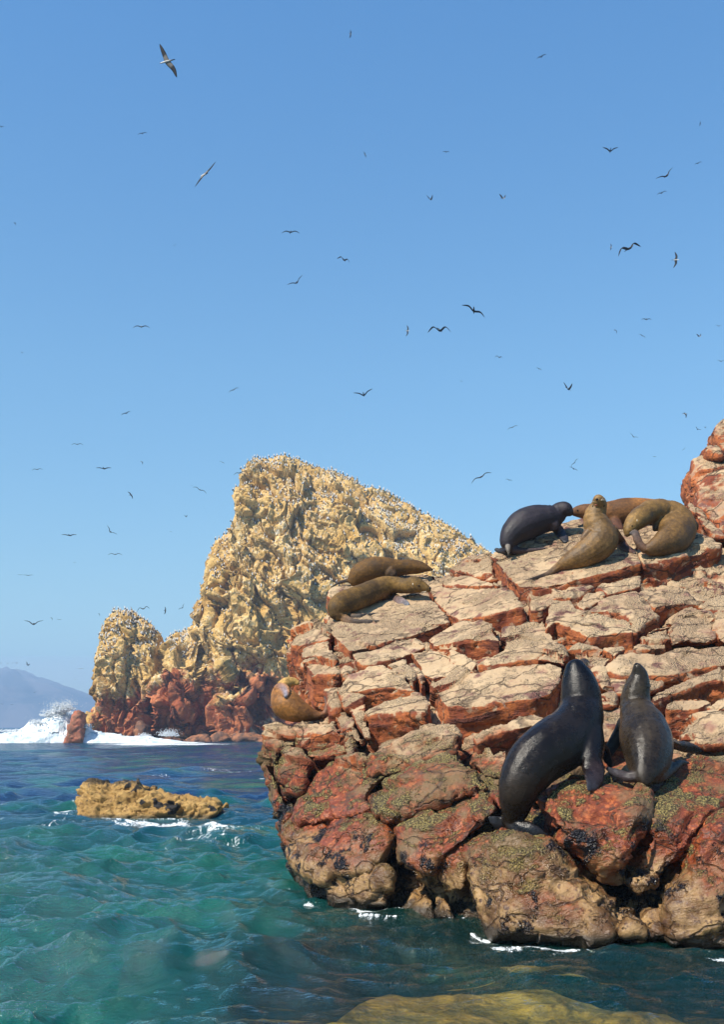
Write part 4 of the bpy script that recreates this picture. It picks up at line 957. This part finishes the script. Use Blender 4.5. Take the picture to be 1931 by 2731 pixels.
def flying_bird(u, v, span, wing, body, label, white=.5, chord=.5, D=None):
    """wing: five (x, y) in photo px from tip to tip, relative to the centre; body: (x, y) of the beak relative to the centre,
    the tail lying opposite; chord: how much of the wing's breadth lies across the line of sight"""
    if span < 40: span *= 1.18; wing = [(x*1.18, y*1.18) for x, y in wing]; body = (body[0]*1.18, body[1]*1.18)
    D = D or min(150, max(14, 1.45*F/span)); m = D/F
    bl = math.hypot(*body)+1e-6; full = span*.30; dep = math.sqrt(max(0, full**2-bl**2))
    bd = np.array([body[0], -dep if (u+v) % 2 else dep, -body[1]]); bd = bd/np.linalg.norm(bd)
    up = np.array([0, 0, 1.0]) if abs(bd[2]) < .8 else np.array([1.0, 0, 0])
    V, C, Fc = [], [], []; L = span*.5
    bt = [-.48, -.30, -.12, .06, .22, .34, .42, .52]; br = [.035, .05, .075, .085, .06, .048, .045, .006]
    und = WH if white > .55 else BR
    wc = [DK, DK, (und, BR), (und, BR), (und, und), (und, und), (und, und), (.30, .22, .12)]
    wc = [c if isinstance(c[0], tuple) else c for c in wc]
    loft(V, C, Fc, [bd*L*t for t in bt], [r*L*.85 for r in br], [.5, .45, .8, .9, .9, 1, 1, 1], up, wc)
    w = np.array([(x, 0, -y) for x, y in wing], float); q = spline(w, 5)
    sp = np.linspace(-1, 1, len(q)); ch = L*.23*(1-np.abs(sp)**2.2)**.7+L*.012
    # breadth of the wing runs along the body axis
    cd = bd.copy(); cd = cd/np.linalg.norm(cd)
    base = len(V); seg = 6; tg = np.gradient(q, axis=0); tg /= np.linalg.norm(tg, axis=1)[:, None]
    for i in range(len(q)):
        c1 = cd-(tg[i] @ cd)*tg[i]
        if np.linalg.norm(c1) < .35: c1 = np.array([0, 1.0, 0])
        c1 /= np.linalg.norm(c1); n = np.cross(tg[i], c1); c0 = q[i]+c1*L*.07*(1-abs(sp[i])*1.6)
        for j in range(seg):
            an = 2*math.pi*j/seg; V.append(c0+c1*math.cos(an)*ch[i]*.62+n*math.sin(an)*ch[i]*.16)
            C.append((.16, .14, .12) if (abs(sp[i]) < .35 and white > .9) else DK)
    for i in range(len(q)-1):
        for j in range(seg):
            j2 = (j+1) % seg; Fc.append((base+i*seg+j, base+i*seg+j2, base+(i+1)*seg+j2, base+(i+1)*seg+j))
    Fc.append(tuple(base+j for j in range(seg))); Fc.append(tuple(base+(len(q)-1)*seg+j for j in range(seg)))
    V = np.array(V)*m
    o = mesh_obj('seabird', V, Fc, M_BIRD); set_plumage(o.data, np.array(C)); o.location = P(u, v, D)
    return tag(o, label, 'seabird', 'seabirds circling over the rocks')

def rot(p, a):
    a = math.radians(a); c, s = math.cos(a), math.sin(a); return [(x*c-y*s, x*s+y*c) for x, y in p]
POSE = {  # wing polyline for a span of 1, body direction (y down)
 'arc': ([(-.5,.06),(-.25,-.05),(0,.02),(.25,-.05),(.5,.06)], (.05,.03), 'gliding with drooped wings'),
 'flat': ([(-.5,-.02),(-.25,-.03),(0,.02),(.25,-.03),(.5,-.02)], (.02,.03), 'gliding on level wings'),
 'V': ([(-.5,-.17),(-.22,-.10),(0,.04),(.22,-.10),(.5,-.17)], (.02,.05), 'with wings raised in a V'),
 'M': ([(-.5,.14),(-.26,-.12),(0,.04),(.26,-.12),(.5,.10)], (.16,.02), 'with bent wings'),
 'plan': ([(-.5,.05),(-.22,-.05),(0,0),(.22,-.05),(.5,.05)], (.03,-.26), 'banking with its underside showing'),
 'flap': ([(-.34,-.34),(-.2,-.18),(0,.02),(.14,-.16),(.2,-.36)], (.24,.02), 'beating its wings upward'),
 'down': ([(-.30,.02),(-.14,-.08),(0,-.02),(.08,.12),(.04,.42)], (-.22,.0), 'with one wing swept down'),
}
B = [ # x, y, span, pose, angle, whiteness, where
 (3,339,14,'arc',0,.2,'cut by the left edge high in the sky'),(380,357,22,'arc',-10,.5,'left of the second large bird'),(934,92,20,'plan',95,.6,'alone near the top centre'),(1444,152,24,'arc',-25,.4,'highest on the right side'),
 (973,413,15,'plan',70,.6,'small, below the top centre bird'),(1190,406,16,'arc',0,.1,'tiny, right of centre high up'),(1628,402,36,'V',0,.2,'high on the right, seen head on'),(1867,331,12,'plan',100,.2,'tiny, near the upper right edge'),
 (1862,436,18,'arc',-20,.3,'small, right of the tilted long-winged bird'),(1777,470,56,'V',-33,.5,'long-winged and tilted, upper right'),(1765,515,24,'arc',-20,.5,'just below the tilted long-winged bird'),(1148,532,26,'flap',0,.7,'left one of two flapping side by side'),
 (1341,530,26,'flap',10,.7,'right one of two flapping side by side'),(40,596,14,'down',0,.3,'small, left edge at the level of the flapping pair'),(466,655,9,'arc',-30,.1,'speck left of centre'),(775,620,50,'arc',0,.3,'wide-winged, centre of the sky'),
 (917,693,30,'M',20,.1,'dark, right of the centre glider'),(791,754,50,'V',-32,.1,'steeply tilted, under the centre glider'),(377,872,46,'arc',0,.7,'wide-winged, alone on the left'),(59,942,8,'flap',0,.1,'dark speck low on the left'),
 (1264,828,70,'arc',28,.1,'very long-winged, tilted down to the right'),(1086,883,26,'plan',95,.6,'left of the broad pale-headed bird'),(1172,880,62,'M',0,.8,'broad, pale-headed, centre right'),(1629,660,16,'plan',95,.6,'small, left of the big dark bird'),
 (1677,664,66,'M',-22,.0,'big and dark, on the right'),(1801,694,44,'plan',95,.9,'white-bodied, right of the big dark bird'),(1724,852,24,'arc',0,.6,'small, upper of the cluster of three on the right'),(1643,882,17,'down',0,.5,'left one of the cluster of three on the right'),
 (1713,896,18,'arc',28,.5,'lower one of the cluster of three on the right'),(1865,898,18,'flap',0,.6,'small, below right of the cluster of three'),(1917,870,14,'V',0,.1,'tiny, right edge above its neighbour'),(1923,964,18,'V',0,.1,'at the right edge, lower of the two'),
 (1331,953,18,'M',10,.6,'small, left of the middle right sky'),(1438,984,14,'arc',22,.1,'tiny, above the white flapping bird'),(1231,1017,9,'arc',0,.1,'speck above the top sea lions'),(1515,1037,44,'flap',12,.9,'white-bellied, above the top slab'),
 (970,1052,54,'V',-12,.1,'wide-winged, over the island'),(623,1040,26,'arc',-25,.3,'small, above the island peak to the left'),(336,1102,24,'arc',-20,.4,'small, left, over the sea'),(206,1185,28,'arc',0,.2,'left, above the wide level glider'),
 (99,1252,26,'arc',-4,.2,'far left at the height of the island top'),(277,1249,36,'flat',0,.2,'left of the island top'),(379,1232,14,'down',0,.6,'tiny and pale beside the level glider'),(593,1233,13,'arc',25,.6,'tiny, left of the island peak'),
 (640,1261,32,'arc',-14,.3,'brushing the island peak'),(533,1306,36,'arc',25,.1,'long-winged, left under the island peak'),(511,1295,5,'arc',0,.1,'faint speck left under the island peak'),(624,1307,13,'V',35,.2,'close beside the island edge'),
 (348,1320,20,'plan',55,.5,'brownish, left of the island'),(496,1378,12,'flap',0,.1,'dark, left of the island shoulder'),(456,1418,7,'arc',10,.2,'speck left of the island shoulder'),(295,1418,32,'V',42,.4,'steeply tilted, left of the island shoulder'),
 (185,1427,36,'flat',0,.2,'level glider on the far left'),(307,1478,34,'arc',0,.5,'above the left sea stack'),(199,1500,8,'arc',0,.1,'faint, lower left'),(54,1533,14,'arc',0,.1,'faint, left of another faint one'),
 (75,1534,24,'flat',0,.1,'faint and level, lower left'),(382,1623,30,'M',-12,.1,'arched over the top of the left sea stack'),(440,1628,18,'plan',95,.4,'between the sea stack and the island'),(486,1620,20,'V',-45,.2,'diagonal, beside the island slope'),
 (265,1637,12,'down',0,.1,'dark, left of the sea stack top'),(138,1648,13,'down',0,.1,'dark, right of the big low bird'),(90,1663,54,'V',0,.1,'large and low over the far hills'),(158,1652,12,'flat',5,.1,'faint, beside the dark low one'),
 (73,1773,16,'flap',35,.0,'black, against the mist over the hills'),(20,1769,8,'V',0,.1,'first speck of the row over the hills'),(34,1768,7,'V',0,.1,'second speck of the row over the hills'),(44,1768,9,'V',0,.1,'third speck of the row over the hills'),
 (3,1768,7,'V',0,.1,'speck at the left edge over the hills'),(216,1783,14,'flat',-5,.1,'faint, left of the sea stack over the hills'),(6,1877,7,'V',0,.1,'dark speck at the left edge against the hills'),(31,1879,7,'V',0,.1,'dark speck against the foot of the hills'),
 (93,1846,8,'V',-12,.1,'speck against the hillside'),(199,1812,7,'flat',0,.1,'speck where the ridge meets the sea stack'),(1828,1104,24,'down',0,.6,'left of the boulders on the right skyline'),(1861,1145,16,'V',30,.5,'small, beside the topmost boulder'),
 (1881,1141,10,'flap',0,.1,'touching the edge of the topmost boulder'),(1690,1165,22,'V',28,.5,'small, over the curled sea lion'),(1824,1198,12,'arc',-40,.5,'tiny, left of the boulder pile'),(1746,1218,10,'arc',8,.1,'faint, above the top sea lions on the right'),
 (1367,1140,26,'arc',-22,.1,'above the dark grey sea lion'),(1283,1272,62,'arc',-28,.5,'wide-winged, left of the dark grey sea lion'),(1358,1280,17,'arc',14,.1,'tiny, right of the wide-winged low bird'),(1532,1234,26,'arc',-50,.2,'upper one of two crossing over the lifted chin'),
 (1530,1250,22,'arc',26,.2,'lower one of two crossing over the lifted chin'),(1820,1292,14,'arc',0,.5,'small, against the flank of the tall boulder'),(1823,1322,6,'flat',0,.1,'speck left of the tall boulder'),(403,1967,20,'V',25,.0,'black, skimming the white water before the island'),
]
flying_bird(447, 165, 92, [(-23,-45),(-10,-22),(2,0),(16,20),(23,44)], (-26, 1), 'largest seabird, white with dark wings, banking at the upper left', 1.0, D=46)
flying_bird(545, 467, 84, [(30,-35),(14,-14),(0,0),(-12,14),(-26,33)], (-15, -4), 'second largest seabird, white with long dark wings, upper left below the largest', 1.0, D=50)
for u, v, sp, pose, ang, wh, where in B:
    w, bd, txt = POSE[pose]; w = rot([(x*sp, y*sp) for x, y in w], ang); bd = rot([(bd[0]*sp, bd[1]*sp)], ang)[0]
    lab = 'seabird '+where
    if len(lab.split()) < 12: lab += ' '+' '.join(txt.split()[:15-len(lab.split())]) if len(lab.split())+len(txt.split()) <= 16 else ''
    flying_bird(u, v, sp, w, bd, lab, wh)

# birds standing on the island
def perched_mesh():
    V, C, Fc = [], [], []
    up = np.array([0, 1.0, 0])
    loft(V, C, Fc, [(-.16,0,.02),(-.10,0,.10),(-.02,0,.22),(.02,0,.34),(.04,0,.44),(.07,0,.52),(.10,0,.54),(.19,0,.52)], [.02,.07,.105,.09,.05,.045,.04,.006], [.7,.8,.85,.9,1,1,1,1], up,
         [DK, BR, (.3,.27,.24), WH, WH, WH, WH, (.2,.15,.08)], seg=7)
    loft(V, C, Fc, [(-.24,0,.02),(-.13,0,.20),(-.05,0,.34)], [.025,.06,.03], [1.1,1.3,1.2], up, [DK, BR, BR], seg=6)
    me = bpy.data.meshes.new('perched_seabird'); me.from_pydata([tuple(map(float, p)) for p in V], [], Fc); set_plumage(me, np.array(C)); me.materials.append(M_BIRD)
    me.polygons.foreach_set('use_smooth', np.ones(len(me.polygons), bool)); return me
def perch():
    me = cliff.data; V = coords(me); N = vnormals(me)
    u = V[:, 0]*F/V[:, 1]+CX; v = HY-(V[:, 2]-CAMZ)*F/V[:, 1]
    # a bird stands where the ground is level enough; the skyline is crowded
    col = np.round(u/9).astype(int); best = {}
    ok = (N[:, 1] < .25) | (N[:, 2] > .55)
    order = np.argsort(v)
    for i in order:
        if col[i] not in best and 225 < u[i] < 1400: best[col[i]] = i
    sk = [i for c, i in best.items()]; g = np.random.default_rng(5)
    sk = [i for i in sk if v[i] < 1900 and (u[i] > 430 or v[i] < 1760)]
    flat = np.where((N[:, 2] > .45) & (N[:, 1] < .1) & (v < 1760) & (u > 230) & (u < 1330))[0]
    flat = g.choice(flat, size=2600, replace=False)
    pos = [V[i]-[0, 0, .10] for i in sk]
    pr = perched_mesh(); n = 0
    allp = pos+[V[i]-[0, 0, .06] for i in flat]
    for p in allp[:300]:
        o = bpy.data.objects.new('perched_seabird', pr); COL.objects.link(o); o.location = p; o.rotation_euler = (0, 0, g.uniform(0, 6.28)); s = g.uniform(.65, 1.0); o.scale = (s, s, s)
        tag(o, 'small white-breasted seabird standing on the yellow island', 'seabird', 'seabirds standing on the island')
    bv = coords(pr); bf = [p.vertices[:] for p in pr.polygons]; bc = np.empty(len(bv)*4, np.float32); pr.attributes['plumage'].data.foreach_get('color', bc); bc = bc.reshape(-1, 4)
    VV, FF, CC = [], [], []
    for p in allp[300:]:
        a = g.uniform(0, 6.28); s = g.uniform(.55, .9); c, sn = math.cos(a)*s, math.sin(a)*s; n0 = sum(len(x) for x in VV[-1:]) if False else len(VV)*len(bv)
        VV.append(np.stack([bv[:, 0]*c-bv[:, 1]*sn, bv[:, 0]*sn+bv[:, 1]*c, bv[:, 2]*s], 1)+p); CC.append(bc[:, :3]); FF += [tuple(n0+k for k in f) for f in bf]
    o = mesh_obj('bird_colony', np.concatenate(VV), FF, M_BIRD); set_plumage(o.data, np.concatenate(CC))
    tag(o, 'thousands of seabirds crowding the ledges of the yellow island', 'bird colony', kind='stuff')
perch()

# ------------------------------------------------------------------ sea air
hz = bpy.data.materials.new('haze_air'); hz.use_nodes = True; ht = hz.node_tree
ht.nodes.remove(ht.nodes['Principled BSDF']); pv = ht.nodes.new('ShaderNodeVolumePrincipled')
pv.inputs['Color'].default_value = (.44, .68, 1, 1); pv.inputs['Density'].default_value = .00050; pv.inputs['Anisotropy'].default_value = .0
ht.links.new(pv.outputs[0], ht.nodes['Material Output'].inputs['Volume'])
x0, x1, y0, y1, z0, z1 = -2800, 2800, -40, 2800, -11, 170
hv = [(x, y, z) for z in (z0, z1) for y in (y0, y1) for x in (x0, x1)]
haze = mesh_obj('haze', hv, [(0, 2, 3, 1), (4, 5, 7, 6), (0, 1, 5, 4), (2, 6, 7, 3), (0, 4, 6, 2), (1, 3, 7, 5)], hz, smooth=False)
tag(haze, kind='stuff')

ms = bpy.data.materials.new('hill_mist'); ms.use_nodes = True; mt = ms.node_tree; mt.nodes.remove(mt.nodes['Principled BSDF'])
mv = mt.nodes.new('ShaderNodeVolumePrincipled'); mv.inputs['Color'].default_value = (.92, .96, 1, 1); mv.inputs['Density'].default_value = .0011
mt.links.new(mv.outputs[0], mt.nodes['Material Output'].inputs['Volume'])
bm = bmesh.new(); bmesh.ops.create_icosphere(bm, subdivisions=4, radius=1)
for v in bm.verts: v.co = Vector((v.co.x*430-640, v.co.y*260+2420, v.co.z*40+112))
me = bpy.data.meshes.new('hill_mist'); bm.to_mesh(me); bm.free(); me.materials.append(ms)
mo = bpy.data.objects.new('hill_mist', me); COL.objects.link(mo)
tag(mo, 'thin bank of mist lying along the top of the far hills', 'mist', kind='stuff')
